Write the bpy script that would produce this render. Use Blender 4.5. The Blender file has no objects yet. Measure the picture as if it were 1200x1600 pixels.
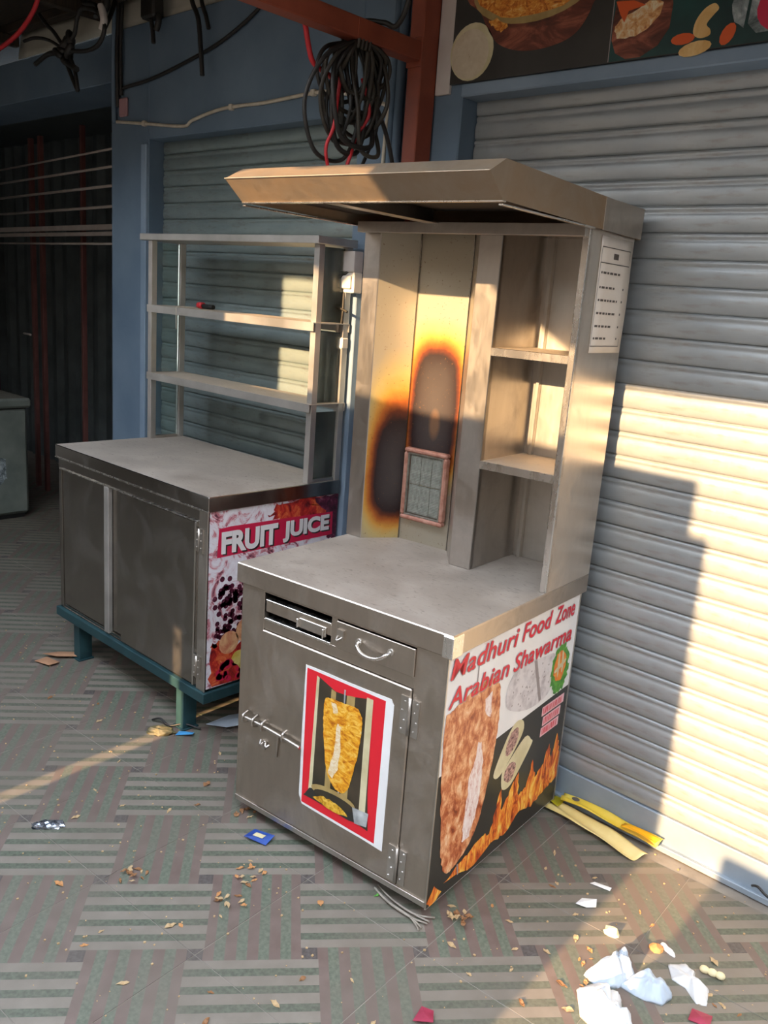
import bpy, bmesh, math, random
from mathutils import Vector, Matrix, noise
random.seed(7)
scene = bpy.context.scene
COL = scene.collection

# ------------------------------------------------------------------ camera
CAM = Vector((1.4809, -2.4844, 1.6627)); YAW, PITCH, ROLL, FPX = 0.7413, -0.2431, 0.0752, 1347.4
fw = Vector((-math.sin(YAW) * math.cos(PITCH), math.cos(YAW) * math.cos(PITCH), math.sin(PITCH)))
rt = Vector((math.cos(YAW), math.sin(YAW), 0)); up = rt.cross(fw)
r2 = rt * math.cos(ROLL) + up * math.sin(ROLL); u2 = up * math.cos(ROLL) - rt * math.sin(ROLL)
cd = bpy.data.cameras.new('camera'); cam = bpy.data.objects.new('camera', cd); COL.objects.link(cam)
cam.matrix_world = Matrix(((r2.x, u2.x, -fw.x, CAM.x), (r2.y, u2.y, -fw.y, CAM.y), (r2.z, u2.z, -fw.z, CAM.z), (0, 0, 0, 1)))
cd.sensor_fit = 'VERTICAL'; cd.sensor_height = 36.0; cd.lens = 36.0 * FPX / 1600.0; cd.clip_start = .02
scene.camera = cam

# ------------------------------------------------------------------ sky, sun, exposure
SUN_K, SUN_T = -0.065, 0.33           # sun ray per metre of +y: sideways drift, drop
w = bpy.data.worlds.new('sky'); scene.world = w; w.use_nodes = True
nt = w.node_tree; nt.nodes.clear()
# even hazy evening sky: pale warm horizon, greyer blue overhead, the same all round
tcw = nt.nodes.new('ShaderNodeTexCoord'); sx_ = nt.nodes.new('ShaderNodeSeparateXYZ'); rp = nt.nodes.new('ShaderNodeValToRGB')
rp.color_ramp.elements[0].position = 0.0; rp.color_ramp.elements[0].color = (.86, .84, .79, 1)
rp.color_ramp.elements[1].position = 0.9; rp.color_ramp.elements[1].color = (.64, .75, .92, 1)
bg = nt.nodes.new('ShaderNodeBackground'); bg.inputs[1].default_value = 5.6
wo = nt.nodes.new('ShaderNodeOutputWorld')
nt.links.new(tcw.outputs['Generated'], sx_.inputs[0]); nt.links.new(sx_.outputs[2], rp.inputs[0])
nt.links.new(rp.outputs[0], bg.inputs[0]); nt.links.new(bg.outputs[0], wo.inputs[0])
sd = bpy.data.lights.new('sun', 'SUN'); sd.energy = 8.4; sd.angle = math.radians(.55); sd.color = (1, .65, .34)
sun = bpy.data.objects.new('sun', sd); COL.objects.link(sun)
sun.rotation_euler = Vector((SUN_K, 1, -SUN_T)).to_track_quat('-Z', 'Y').to_euler(); sun.location = (0, -8, 6)
vs = scene.view_settings
vs.view_transform = 'Standard'; vs.look = 'None'; vs.gamma = 1; vs.use_curve_mapping = False; vs.exposure = 0.9

# ------------------------------------------------------------------ material helpers
def lin(c):
    c = c / 255.0
    return c / 12.92 if c <= .04045 else ((c + .055) / 1.055) ** 2.4
def RGB(r, g, b): return (lin(r), lin(g), lin(b), 1)
class G:
    """tiny node-graph helper"""
    def __init__(s, name):
        s.m = bpy.data.materials.new(name); s.m.use_nodes = True; s.t = s.m.node_tree; s.t.nodes.clear()
        s.out = s.n('ShaderNodeOutputMaterial'); s.b = s.n('ShaderNodeBsdfPrincipled')
        s.t.links.new(s.b.outputs[0], s.out.inputs[0]); s.tc = s.n('ShaderNodeTexCoord')
    def n(s, k): return s.t.nodes.new(k)
    def put(s, sock, v):
        if hasattr(v, 'is_linked') or isinstance(v, bpy.types.NodeSocket): s.t.links.new(v, sock)
        else: sock.default_value = v
    def math(s, op, a, b=0.0, c=0.0):
        n = s.n('ShaderNodeMath'); n.operation = op
        s.put(n.inputs[0], a); s.put(n.inputs[1], b); s.put(n.inputs[2], c); return n.outputs[0]
    def coord(s, stretch=(1, 1, 1)):
        mp = s.n('ShaderNodeMapping'); mp.inputs['Scale'].default_value = stretch
        s.t.links.new(s.tc.outputs['Object'], mp.inputs[0]); return mp.outputs[0]
    def noise(s, scale, detail=5, stretch=(1, 1, 1), rough=.55, dist=0):
        n = s.n('ShaderNodeTexNoise'); n.inputs['Scale'].default_value = scale; n.inputs['Detail'].default_value = detail
        n.inputs['Roughness'].default_value = rough; n.inputs['Distortion'].default_value = dist
        s.t.links.new(s.coord(stretch), n.inputs['Vector']); return n.outputs[0]
    def vor(s, scale, stretch=(1, 1, 1), out='Distance'):
        n = s.n('ShaderNodeTexVoronoi'); n.inputs['Scale'].default_value = scale
        s.t.links.new(s.coord(stretch), n.inputs['Vector']); return n.outputs[out]
    def ramp(s, f, stops, interp='LINEAR'):
        n = s.n('ShaderNodeValToRGB'); n.color_ramp.interpolation = interp; e = n.color_ramp.elements
        while len(e) < len(stops): e.new(.5)
        for q, (p, c) in zip(e, stops): q.position = p; q.color = c
        s.put(n.inputs[0], f); return n.outputs[0]
    def mix(s, f, a, b, mode='MIX'):
        n = s.n('ShaderNodeMix'); n.data_type = 'RGBA'; n.blend_type = mode
        s.put(n.inputs['Factor'], f); s.put(n.inputs['A'], a); s.put(n.inputs['B'], b); return n.outputs['Result']
    def mapr(s, v, a, b, c, d):
        n = s.n('ShaderNodeMapRange'); s.put(n.inputs[0], v)
        for i, q in enumerate((a, b, c, d)): n.inputs[1 + i].default_value = q
        return n.outputs[0]
    def xyz(s):
        n = s.n('ShaderNodeSeparateXYZ'); s.t.links.new(s.tc.outputs['Object'], n.inputs[0]); return n.outputs
    def bump(s, h, strength, dist=.01):
        n = s.n('ShaderNodeBump'); n.inputs['Strength'].default_value = strength; n.inputs['Distance'].default_value = dist
        s.put(n.inputs['Height'], h); s.t.links.new(n.outputs[0], s.b.inputs['Normal'])
    def set(s, **k):
        for a, v in k.items(): s.put(s.b.inputs[a.replace('_', ' ')], v)
        return s.m

def pbr(name, c1, c2=None, scale=9, rough=(.45, .7), metal=0, bump=0, stretch=(1, 1, 1), lo=.3, hi=.7, bdist=.005, spec=.5, detail=6):
    g = G(name); f = g.noise(scale, detail, stretch)
    g.set(Base_Color=g.ramp(f, [(lo, c1), (hi, c2 or c1)]), Roughness=g.mapr(f, .25, .75, rough[0], rough[1]), Metallic=metal)
    g.b.inputs['Specular IOR Level'].default_value = spec
    if bump: g.bump(f, bump, bdist)
    return g.m
def plain(name, c, rough=.5, metal=0): return pbr(name, c, c, rough=(rough, rough), metal=metal)

def steel_mat(name, tint, dark, rlo, rhi, dirt, dirtcol, dmin=0, stretch=(3.5, 3.5, .9)):
    g = G(name)
    a = g.noise(9, 7, stretch, .6); b = g.noise(5, 8, (1, 1, 1), .65, .6); c = g.noise(70, 3)
    base = g.mix(g.mapr(a, .25, .75, .25, .85), dark, tint)
    sm = g.mapr(b, .5 if not dmin else .38, .72, dmin, dirt)
    sp = g.mapr(c, .76, .82, 0, .12)
    sm2 = g.math('MAXIMUM', sm, sp)
    g.set(Base_Color=g.mix(sm2, base, dirtcol), Metallic=g.math('SUBTRACT', 1.0, g.math('MULTIPLY', sm2, .8)),
          Roughness=g.math('ADD', g.mapr(a, .2, .8, rlo, rhi), g.math('MULTIPLY', sm2, .25)))
    pass
    return g.m
M = {}
M['steel'] = steel_mat('steel', (.60, .555, .50, 1), (.47, .43, .39, 1), .26, .40, .35, RGB(120, 108, 96))
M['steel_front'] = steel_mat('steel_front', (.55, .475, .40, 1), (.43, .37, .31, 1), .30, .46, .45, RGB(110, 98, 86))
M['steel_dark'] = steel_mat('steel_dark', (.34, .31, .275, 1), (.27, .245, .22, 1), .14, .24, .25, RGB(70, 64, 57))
M['steel_bright'] = steel_mat('steel_bright', (.78, .74, .69, 1), (.62, .59, .55, 1), .2, .34, .2, RGB(150, 140, 128))
M['steel_white'] = steel_mat('steel_white', (.66, .63, .58, 1), (.55, .52, .47, 1), .32, .45, .3, RGB(150, 140, 126))
M['steel_greasy'] = steel_mat('steel_greasy', (.46, .385, .30, 1), (.36, .30, .235, 1), .34, .5, .8, RGB(138, 108, 74), .35)
M['steel_rack'] = pbr('steel_rack', (.40, .38, .35, 1), (.60, .57, .53, 1), 6, (.36, .5), .75)
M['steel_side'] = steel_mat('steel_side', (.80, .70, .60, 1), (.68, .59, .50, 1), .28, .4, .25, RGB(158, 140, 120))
def dusty_mat(name, c1, c2, c3):
    g = G(name); a = g.noise(6, 8, (1, 1, 1), .65, .4); b = g.noise(26, 5, (1, 3, 1), .6, 1.5)
    col = g.mix(g.mapr(b, .58, .72, 0, .75), g.ramp(a, [(.3, c1), (.7, c2)]), c3)
    g.set(Base_Color=col, Roughness=g.mapr(a, .3, .7, .5, .8), Metallic=.12); return g.m
M['dust_top'] = dusty_mat('dust_top', RGB(140, 129, 118), RGB(168, 157, 145), RGB(98, 90, 82))
M['dust_shelf'] = dusty_mat('dust_shelf', RGB(165, 150, 132), RGB(190, 175, 155), RGB(130, 118, 105))
M['liner_dark'] = pbr('liner_dark', RGB(26, 20, 16), RGB(52, 40, 31), 6, (.6, .8), .2)
M['black'] = plain('black', RGB(14, 13, 12), .7)
M['rubber'] = plain('rubber', RGB(30, 29, 28), .75)
M['rust_pink'] = pbr('rust_pink', RGB(150, 96, 78), RGB(196, 150, 132), 40, (.55, .8), .25, .2)
M['ceramic'] = pbr('ceramic', RGB(150, 158, 148), RGB(205, 208, 198), 60, (.7, .9), 0, .3)
M['mesh'] = pbr('mesh_wire', RGB(120, 116, 106), RGB(160, 154, 142), 80, (.4, .6), .8)
M['teal'] = pbr('teal_paint', RGB(24, 52, 58), RGB(40, 74, 78), 12, (.45, .7), .2, .1)
M['blue_wall'] = pbr('blue_wall', RGB(92, 112, 132), RGB(112, 131, 149), 4, (.6, .85), 0, .15)
M['blue_trim'] = pbr('blue_trim', RGB(118, 138, 158), RGB(140, 158, 176), 5, (.5, .8), 0, .1)
M['white_board'] = pbr('white_board', RGB(196, 186, 180), RGB(220, 212, 206), 6, (.5, .7))
M['red_paint'] = pbr('red_oxide', RGB(126, 58, 40), RGB(156, 78, 54), 9, (.45, .7), 0, .1)
M['wire_black'] = pbr('wire_black', RGB(28, 27, 26), RGB(46, 43, 40), 20, (.4, .6))
M['wire_olive'] = pbr('wire_olive', RGB(44, 41, 35), RGB(64, 59, 50), 20, (.4, .6))
M['wire_red'] = plain('wire_red', RGB(196, 40, 48), .45)
M['wire_white'] = pbr('wire_white', RGB(186, 176, 158), RGB(214, 205, 188), 20, (.45, .6))
M['plastic_white'] = plain('plastic_white', RGB(226, 222, 214), .4)
M['pink_plate'] = plain('pink_plate', RGB(178, 138, 142), .55)
M['paper'] = pbr('paper', RGB(222, 210, 196), RGB(236, 226, 214), 5, (.6, .75))
M['ink'] = plain('ink', RGB(96, 88, 82), .7)
M['print_white'] = pbr('print_white', RGB(226, 224, 222), RGB(240, 238, 236), 6, (.35, .45))
M['print_red'] = plain('print_red', RGB(222, 34, 48), .38)
M['print_letter_red'] = plain('print_letter_red', RGB(214, 30, 52), .4)
M['print_grey'] = plain('print_grey', RGB(150, 140, 138), .4)
M['print_black'] = pbr('print_black', RGB(38, 37, 34), RGB(58, 56, 52), 5, (.3, .45))
M['print_dark'] = pbr('print_dark', RGB(44, 40, 30), RGB(78, 66, 50), 6, (.3, .45))
M['print_cream'] = pbr('print_cream', RGB(196, 182, 138), RGB(224, 214, 176), 12, (.35, .45))
M['print_tan'] = pbr('print_tan', RGB(150, 122, 70), RGB(190, 164, 106), 12, (.35, .45))
M['print_green'] = pbr('print_green', RGB(38, 110, 36), RGB(110, 178, 66), 55, (.35, .45))
M['print_wrap'] = pbr('print_wrap', RGB(176, 168, 170), RGB(214, 208, 208), 30, (.35, .45), hi=.55)
M['print_steelpot'] = pbr('print_steelpot', RGB(96, 98, 98), RGB(214, 216, 214), 14, (.35, .45))
M['print_pink'] = plain('print_pink', RGB(232, 186, 190), .45)
M['print_fill'] = pbr('print_filling', RGB(88, 50, 50), RGB(216, 172, 158), 120, (.4, .5), lo=.35, hi=.65)
M['print_orange'] = pbr('print_orange', RGB(214, 96, 28), RGB(240, 160, 60), 50, (.35, .45))
def print_mat(name, stops, scale, stretch=(1, 1, 1), dist=.6, rough=.4, detail=7):
    g = G(name); f = g.noise(scale, detail, stretch, .66, dist); g.set(Base_Color=g.ramp(f, stops), Roughness=rough); return g.m
M['meat_gold'] = print_mat('meat_gold', [(.28, RGB(130, 60, 10)), (.40, RGB(204, 120, 16)), (.50, RGB(234, 164, 34)), (.60, RGB(244, 192, 80)), (.72, RGB(232, 206, 150))], 30, (1, 1, 2.0), .7, detail=9)
M['meat_pale'] = print_mat('meat_pale', [(.3, RGB(222, 150, 60)), (.45, RGB(232, 206, 160)), (.7, RGB(244, 232, 206))], 40, (1, 1, 1.6), 1)
M['meat_red'] = print_mat('meat_red', [(.28, RGB(110, 44, 20)), (.40, RGB(176, 90, 50)), (.50, RGB(212, 136, 88)), (.60, RGB(234, 178, 130)), (.75, RGB(246, 218, 184))], 26, (1, 1.5, 1.0), .35, detail=12)
M['meat_white'] = print_mat('meat_white', [(.3, RGB(200, 130, 110)), (.46, RGB(234, 212, 204)), (.7, RGB(248, 240, 236))], 36, (1, 2.5, 1), .8)
M['fries'] = print_mat('fries', [(.3, RGB(140, 84, 12)), (.5, RGB(222, 168, 40)), (.7, RGB(246, 214, 110))], 60, (1, 1, 1), 1)
M['flame'] = print_mat('flame', [(.3, RGB(66, 34, 20)), (.41, RGB(176, 66, 22)), (.49, RGB(228, 116, 40)), (.58, RGB(244, 178, 66)), (.70, RGB(252, 222, 130))], 12, (1, 3.0, 1), .9)
M['fruit_splash'] = print_mat('fruit_splash', [(.36, RGB(92, 38, 58)), (.43, RGB(206, 130, 140)), (.49, RGB(226, 218, 224)), (.62, RGB(238, 236, 240)), (.74, RGB(190, 176, 190))], 13, (1, 1, 1), 1.4)
M['fruit_red'] = print_mat('fruit_red', [(.32, RGB(90, 14, 20)), (.5, RGB(196, 48, 40)), (.62, RGB(226, 110, 60)), (.75, RGB(240, 206, 190))], 20, (1, 1, 1), .8)
M['fruit_dark'] = print_mat('fruit_dark', [(.35, RGB(36, 14, 26)), (.55, RGB(98, 30, 56)), (.72, RGB(150, 96, 116))], 40)
M['fruit_banana'] = print_mat('fruit_banana', [(.35, RGB(206, 176, 70)), (.6, RGB(238, 224, 150))], 12)
M['fruit_peach'] = print_mat('fruit_peach', [(.35, RGB(206, 120, 90)), (.6, RGB(236, 192, 140))], 14)
M['fruit_crimson'] = plain('fruit_crimson', RGB(206, 34, 74), .4)
M['rice'] = print_mat('rice_print', [(.3, RGB(130, 56, 14)), (.45, RGB(214, 120, 36)), (.58, RGB(240, 172, 70)), (.72, RGB(246, 220, 160))], 45, (1, 1, 1.4), 1.4)
M['copper'] = print_mat('copper_print', [(.32, RGB(40, 18, 12)), (.5, RGB(108, 52, 36)), (.64, RGB(170, 96, 70)), (.78, RGB(220, 160, 130))], 6, (1, 1, 2.5), .8)
M['curry'] = print_mat('curry_print', [(.3, RGB(160, 60, 34)), (.46, RGB(226, 168, 104)), (.62, RGB(240, 224, 186))], 34, (1, 1, 1), 1)
M['yogurt'] = print_mat('yogurt_print', [(.24, RGB(128, 104, 76)), (.36, RGB(206, 188, 160)), (.7, RGB(220, 206, 182))], 22)
M['cashew'] = print_mat('cashew_print', [(.3, RGB(214, 160, 84)), (.7, RGB(244, 214, 150))], 10)
M['carrot'] = plain('carrot_print', RGB(222, 92, 34), .4)
M['teal_print'] = pbr('teal_print', RGB(10, 44, 44), RGB(24, 76, 72), 5, (.35, .45))
M['glass_print'] = print_mat('glass_print', [(.35, RGB(30, 50, 50)), (.55, RGB(150, 160, 160)), (.7, RGB(236, 236, 236))], 14)
M['concrete'] = pbr('dusty_concrete', RGB(112, 104, 96), RGB(140, 131, 120), 7, (.75, .95), 0, .2)
M['joint'] = pbr('tile_joint', RGB(120, 112, 102), RGB(146, 137, 125), 14, (.8, .95))
M['earth'] = pbr('earth', RGB(80, 74, 68), RGB(100, 92, 84), 1.5, (.85, .95))
M['hoard'] = pbr('hoarding_sheet', RGB(122, 104, 86), RGB(150, 130, 108), 3, (.5, .7), .2)
M['street'] = pbr('sky_block_wall', RGB(66, 60, 54), RGB(86, 78, 70), 3, (.7, .9))  # for the added sky-blocking walls, dark so they bounce little light
M['roof'] = pbr('roof_thatch', RGB(40, 33, 26), RGB(66, 54, 42), 14, (.8, .95), 0, .4, (1, 6, 1))
M['sheet'] = pbr('plastic_sheet', RGB(170, 168, 156), RGB(206, 204, 192), 3, (.5, .7))
M['dark_sheet'] = pbr('dark_corrugated', RGB(74, 82, 84), RGB(104, 112, 114), 5, (.5, .75), .2)
M['bar'] = pbr('gate_bar', RGB(190, 178, 170), RGB(214, 202, 194), 10, (.35, .55), .2)
M['gate_red'] = pbr('gate_red', RGB(92, 52, 48), RGB(118, 74, 68), 10, (.5, .7), .1)
M['freezer'] = pbr('freezer_paint', RGB(104, 112, 106), RGB(132, 138, 130), 6, (.4, .6), .1)
M['freezer_top'] = pbr('freezer_top', RGB(100, 98, 88), RGB(132, 128, 116), 12, (.6, .8))
M['frost'] = print_mat('peeled_paint', [(.4, RGB(86, 96, 98)), (.52, RGB(150, 160, 164)), (.66, RGB(196, 204, 206))], 26, rough=.7)
M['yellow'] = pbr('yellow_vinyl', RGB(222, 182, 40), RGB(240, 214, 96), 7, (.35, .5))
M['yellow_olive'] = plain('yellow_olive', RGB(176, 160, 20), .5)
M['yellow_pale'] = pbr('yellow_pale', RGB(226, 198, 120), RGB(240, 216, 150), 9, (.4, .55))
M['yellow_deep'] = plain('yellow_deep', RGB(250, 176, 20), .45)
M['bag_white'] = pbr('bag_white', RGB(196, 196, 196), RGB(216, 215, 212), 10, (.35, .55))
M['bag_blue'] = pbr('bag_blue', RGB(164, 178, 192), RGB(192, 200, 208), 10, (.3, .5))
M['bit_white'] = pbr('bit_white', RGB(220, 218, 214), RGB(240, 238, 234), 20, (.5, .7))
M['bit_cream'] = pbr('bit_cream', RGB(214, 196, 150), RGB(236, 222, 180), 20, (.6, .8))
M['blue_wrap'] = pbr('blue_wrapper', RGB(24, 52, 126), RGB(52, 86, 160), 40, (.25, .45))
M['sky_wrap'] = pbr('sky_wrapper', RGB(48, 128, 186), RGB(86, 160, 206), 40, (.25, .45))
M['foil'] = pbr('foil', RGB(120, 126, 138), RGB(196, 200, 208), 60, (.15, .35), .9)
M['maroon'] = pbr('maroon', RGB(124, 28, 50), RGB(164, 56, 80), 20, (.4, .6))
M['cardboard'] = pbr('cardboard', RGB(150, 108, 78), RGB(182, 138, 104), 10, (.7, .9))
M['leaf_a'] = pbr('leaf_tan', RGB(158, 130, 92), RGB(190, 162, 120), 40, (.6, .8))
M['leaf_b'] = pbr('leaf_brown', RGB(112, 76, 46), RGB(152, 106, 66), 40, (.6, .8))
M['leaf_c'] = pbr('leaf_orange', RGB(164, 112, 64), RGB(192, 138, 86), 40, (.6, .8))
M['leaf_g'] = plain('leaf_green', RGB(76, 140, 44), .55)
M['twig'] = pbr('twig', RGB(120, 110, 98), RGB(160, 150, 136), 40, (.7, .9))
M['olive_bag'] = pbr('olive_bag', RGB(92, 84, 56), RGB(116, 106, 74), 20, (.5, .7))
g = G('glass'); gl = g.n('ShaderNodeBsdfTransparent'); gs = g.n('ShaderNodeBsdfGlossy'); gs.inputs['Roughness'].default_value = .06
du = g.n('ShaderNodeBsdfDiffuse'); du.inputs[0].default_value = RGB(170, 180, 176); gl.inputs[0].default_value = (.82, .9, .88, 1)
fr = g.n('ShaderNodeFresnel'); fr.inputs[0].default_value = 1.5
m1 = g.n('ShaderNodeMixShader'); g.t.links.new(fr.outputs[0], m1.inputs[0]); g.t.links.new(gl.outputs[0], m1.inputs[1]); g.t.links.new(gs.outputs[0], m1.inputs[2])
m2 = g.n('ShaderNodeMixShader'); g.t.links.new(g.mapr(g.noise(9, 6), .35, .7, .04, .2), m2.inputs[0]); g.t.links.new(m1.outputs[0], m2.inputs[1]); g.t.links.new(du.outputs[0], m2.inputs[2])
g.t.links.new(m2.outputs[0], g.out.inputs[0]); M['glass'] = g.m

def shutter_mat(name, c1, c2, c3):
    g = G(name); a = g.noise(3, 7, (1, 1, 3), .6); b = g.noise(60, 4, (.25, 1, 1), .6); c = g.noise(180, 2, (1, .1, .1))
    col = g.mix(g.mapr(b, .55, .75, 0, .6), g.ramp(a, [(.3, c1), (.7, c2)]), c3)
    g.set(Base_Color=col, Roughness=g.mapr(c, .3, .7, .30, .46), Metallic=.35); return g.m
M['shutter'] = shutter_mat('shutter_grey', RGB(150, 155, 158), RGB(172, 175, 174), RGB(140, 132, 122))
M['shutter_teal'] = shutter_mat('shutter_teal', RGB(120, 136, 138), RGB(146, 158, 156), RGB(110, 104, 96))
M['shutter_bar'] = pbr('shutter_bar', RGB(136, 148, 158), RGB(158, 168, 176), 6, (.4, .6), .2)

# heat-tinted steel: the colour follows the burn's own shape
def heat_mat(name, cu, cz, su, sz, upk, upp, oval):
    g = G(name); x, y, z = g.xyz()
    a = g.noise(7, 6, (1, 1, 1), .6, .3); b = g.noise(120, 3); c = g.noise(40, 4)
    ja = g.math('ADD', g.math('MULTIPLY', g.math('SUBTRACT', a, .5), .30), g.math('MULTIPLY', g.math('SUBTRACT', c, .5), .12))
    dz = g.math('SUBTRACT', z, cz)
    upz = g.math('DIVIDE', g.math('MAXIMUM', dz, 0.0), sz * upk); dnz = g.math('DIVIDE', g.math('MINIMUM', dz, 0.0), sz)
    dz2 = g.math('ADD', upz, dnz)
    du = g.math('DIVIDE', g.math('SUBTRACT', x, cu), su)
    d = g.math('SQRT', g.math('ADD', g.math('POWER', g.math('ABSOLUTE', du), 2.6), g.math('POWER', g.math('ABSOLUTE', dz2), upp)))
    d = g.math('ADD', d, ja)
    tint = g.ramp(g.math('MULTIPLY', d, .5), [(.0, RGB(72, 64, 61)), (.26, RGB(56, 47, 46)), (.38, RGB(44, 30, 30)), (.45, RGB(104, 50, 28)), (.53, RGB(180, 100, 40)), (.63, RGB(214, 158, 74)), (.76, RGB(206, 184, 124)), (1.0, RGB(178, 170, 152))])
    if oval:
        ox = g.math('DIVIDE', g.math('SUBTRACT', x, oval[0]), .021); oz = g.math('DIVIDE', g.math('SUBTRACT', z, oval[1]), .048)
        od = g.math('SQRT', g.math('ADD', g.math('MULTIPLY', ox, ox), g.math('MULTIPLY', oz, oz)))
        tint = g.mix(g.mapr(od, .6, 1.2, .8, 0), tint, RGB(128, 96, 70))
    tint = g.mix(g.mapr(b, .66, .72, 0, .6), tint, RGB(110, 74, 40))
    g.set(Base_Color=tint, Metallic=g.mapr(d, .4, 1.6, .3, .7), Roughness=g.mapr(d, .4, 1.6, .55, .4))
    return g.m
M['heat_mid'] = heat_mat('heat_tinted_centre', .246, 1.30, .098, .20, 1.12, 4.0, (.252, 1.265))
M['heat_left'] = heat_mat('heat_tinted_left', .128, 1.06, .056, .145, 1.75, 2.4, None)

# printed floor tile: basket weave set at 45 degrees, repeating on every tile
def tile_mat():
    g = G('floor_tile'); x, y, z = g.xyz(); L = .415 * math.sqrt(2); q = 1 / math.sqrt(2)
    a = g.math('ADD', g.math('MULTIPLY', g.math('ADD', x, y), q), .440); b = g.math('ADD', g.math('MULTIPLY', g.math('SUBTRACT', x, y), q), .147)
    wr = lambda v: g.math('ABSOLUTE', g.math('WRAP', v, L / 2, -L / 2))
    ah, bh = wr(a), wr(b); as_, bs = wr(g.math('ADD', a, L / 2)), wr(g.math('ADD', b, L / 2))
    lt = lambda v, t: g.math('LESS_THAN', v, t)
    H = g.math('MAXIMUM', g.math('MULTIPLY', lt(ah, .169), lt(bh, .1265)), g.math('MULTIPLY', lt(as_, .169), lt(bs, .1265)))
    V = g.math('MAXIMUM', g.math('MULTIPLY', lt(as_, .1265), lt(bh, .169)), g.math('MULTIPLY', lt(ah, .1265), lt(bs, .169)))
    P = .0567
    inh = lt(bh, .1265)                     # which of the two lattices the point lies in
    cb = g.math('ADD', g.math('MULTIPLY', bh, inh), g.math('MULTIPLY', bs, g.math('SUBTRACT', 1, inh)))
    ina = lt(ah, .1265)
    ca = g.math('ADD', g.math('MULTIPLY', ah, ina), g.math('MULTIPLY', as_, g.math('SUBTRACT', 1, ina)))
    stripe = lambda v, t: g.math('GREATER_THAN', g.math('COSINE', g.math('MULTIPLY', v, 2 * math.pi / P)), t)
    sh, sv = stripe(cb, -.22), stripe(ca, -.05)
    n1 = g.noise(90, 5); n2 = g.noise(5, 7, (1, 1, 1), .65); n3 = g.noise(16, 5, (1, 1, 1), .6)
    light = g.ramp(n3, [(.3, RGB(118, 110, 99)), (.7, RGB(136, 127, 115))])
    green = g.ramp(n1, [(.35, RGB(58, 70, 56)), (.65, RGB(92, 101, 85))])
    brown = g.ramp(n3, [(.3, RGB(92, 73, 67)), (.7, RGB(116, 96, 89))])
    dark = g.ramp(n1, [(.35, RGB(40, 36, 38)), (.65, RGB(84, 78, 78))])
    cH = g.mix(sh, green, light); cV = g.mix(sv, g.ramp(n1, [(.35, RGB(74, 88, 72)), (.65, RGB(104, 112, 96))]), brown)
    col = g.mix(V, dark, cV); col = g.mix(H, col, cH)
    oi = g.n('ShaderNodeObjectInfo')
    geo = g.n('ShaderNodeNewGeometry'); nw = g.n('ShaderNodeTexNoise'); nw.inputs['Scale'].default_value = 2.2; nw.inputs['Detail'].default_value = 7
    g.t.links.new(geo.outputs['Position'], nw.inputs['Vector'])
    dustf = g.math('ADD', g.mapr(nw.outputs[0], .35, .70, .18, .72), g.mapr(n2, .5, .8, 0, .25))
    col = g.mix(dustf, col, RGB(106, 97, 86))
    g.set(Base_Color=col, Roughness=g.mapr(n3, .3, .7, .45, .7)); g.bump(g.math('ADD', g.math('MULTIPLY', sh, H), g.math('MULTIPLY', sv, V)), .12, .0012)
    return g.m
M['tile'] = tile_mat()

# ------------------------------------------------------------------ mesh helpers
def link(o, parent=None):
    COL.objects.link(o)
    if parent is not None: o.parent = parent
    return o
def tag(o, label=None, cat=None, group=None, kind=None):
    if label: o['label'] = label
    if cat: o['category'] = cat
    if group: o['group'] = group
    if kind: o['kind'] = kind
    return o
def empty(name, loc=(0, 0, 0), rz=0, label=None, cat=None, group=None, kind=None):
    o = bpy.data.objects.new(name, None); o.empty_display_size = .1; o.location = loc; o.rotation_euler = (0, 0, rz); link(o)
    return tag(o, label, cat, group, kind)
def box(bm, x0, x1, y0, y1, z0, z1, mi=0):
    v = [bm.verts.new(p) for p in ((x0, y0, z0), (x1, y0, z0), (x1, y1, z0), (x0, y1, z0), (x0, y0, z1), (x1, y0, z1), (x1, y1, z1), (x0, y1, z1))]
    fs = [(0, 3, 2, 1), (4, 5, 6, 7), (0, 1, 5, 4), (1, 2, 6, 5), (2, 3, 7, 6), (3, 0, 4, 7)]
    out = []
    for f in fs: q = bm.faces.new([v[i] for i in f]); q.material_index = mi; out.append(q)
    return out
def done(name, bm, mats, parent=None, bevel=0, smooth=False, loc=None, seg=1):
    if bevel: bmesh.ops.bevel(bm, geom=bm.edges[:], offset=bevel, segments=seg, affect='EDGES', profile=.6, clamp_overlap=True)
    me = bpy.data.meshes.new(name); bm.to_mesh(me); bm.free()
    for m in (mats if isinstance(mats, (list, tuple)) else [mats]): me.materials.append(M[m] if isinstance(m, str) else m)
    if smooth: me.shade_smooth()
    o = bpy.data.objects.new(name, me)
    if loc: o.location = loc
    return link(o, parent)
def boxes(name, lst, mats, parent=None, bevel=.0015):
    bm = bmesh.new()
    for b in lst: box(bm, *b)
    return done(name, bm, mats, parent, bevel)
def topmat(o, i=1, t=.9, zmin=-9):
    for p in o.data.polygons:
        if p.normal.z > t and p.center.z > zmin: p.material_index = i
    return o
def prism(name, prof, axis, a, b, mats, parent=None, bevel=0, smooth=False):
    """closed profile (2d) extruded along an axis from a to b"""
    bm = bmesh.new()
    mk = {'x': lambda p, t: (t, p[0], p[1]), 'y': lambda p, t: (p[0], t, p[1]), 'z': lambda p, t: (p[0], p[1], t)}[axis]
    A = [bm.verts.new(mk(p, a)) for p in prof]; B = [bm.verts.new(mk(p, b)) for p in prof]; n = len(prof)
    bm.faces.new(A[::-1]); bm.faces.new(B)
    for i in range(n): bm.faces.new((A[i], A[(i + 1) % n], B[(i + 1) % n], B[i]))
    bmesh.ops.recalc_face_normals(bm, faces=bm.faces[:])
    return done(name, bm, mats, parent, bevel, smooth)
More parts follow.
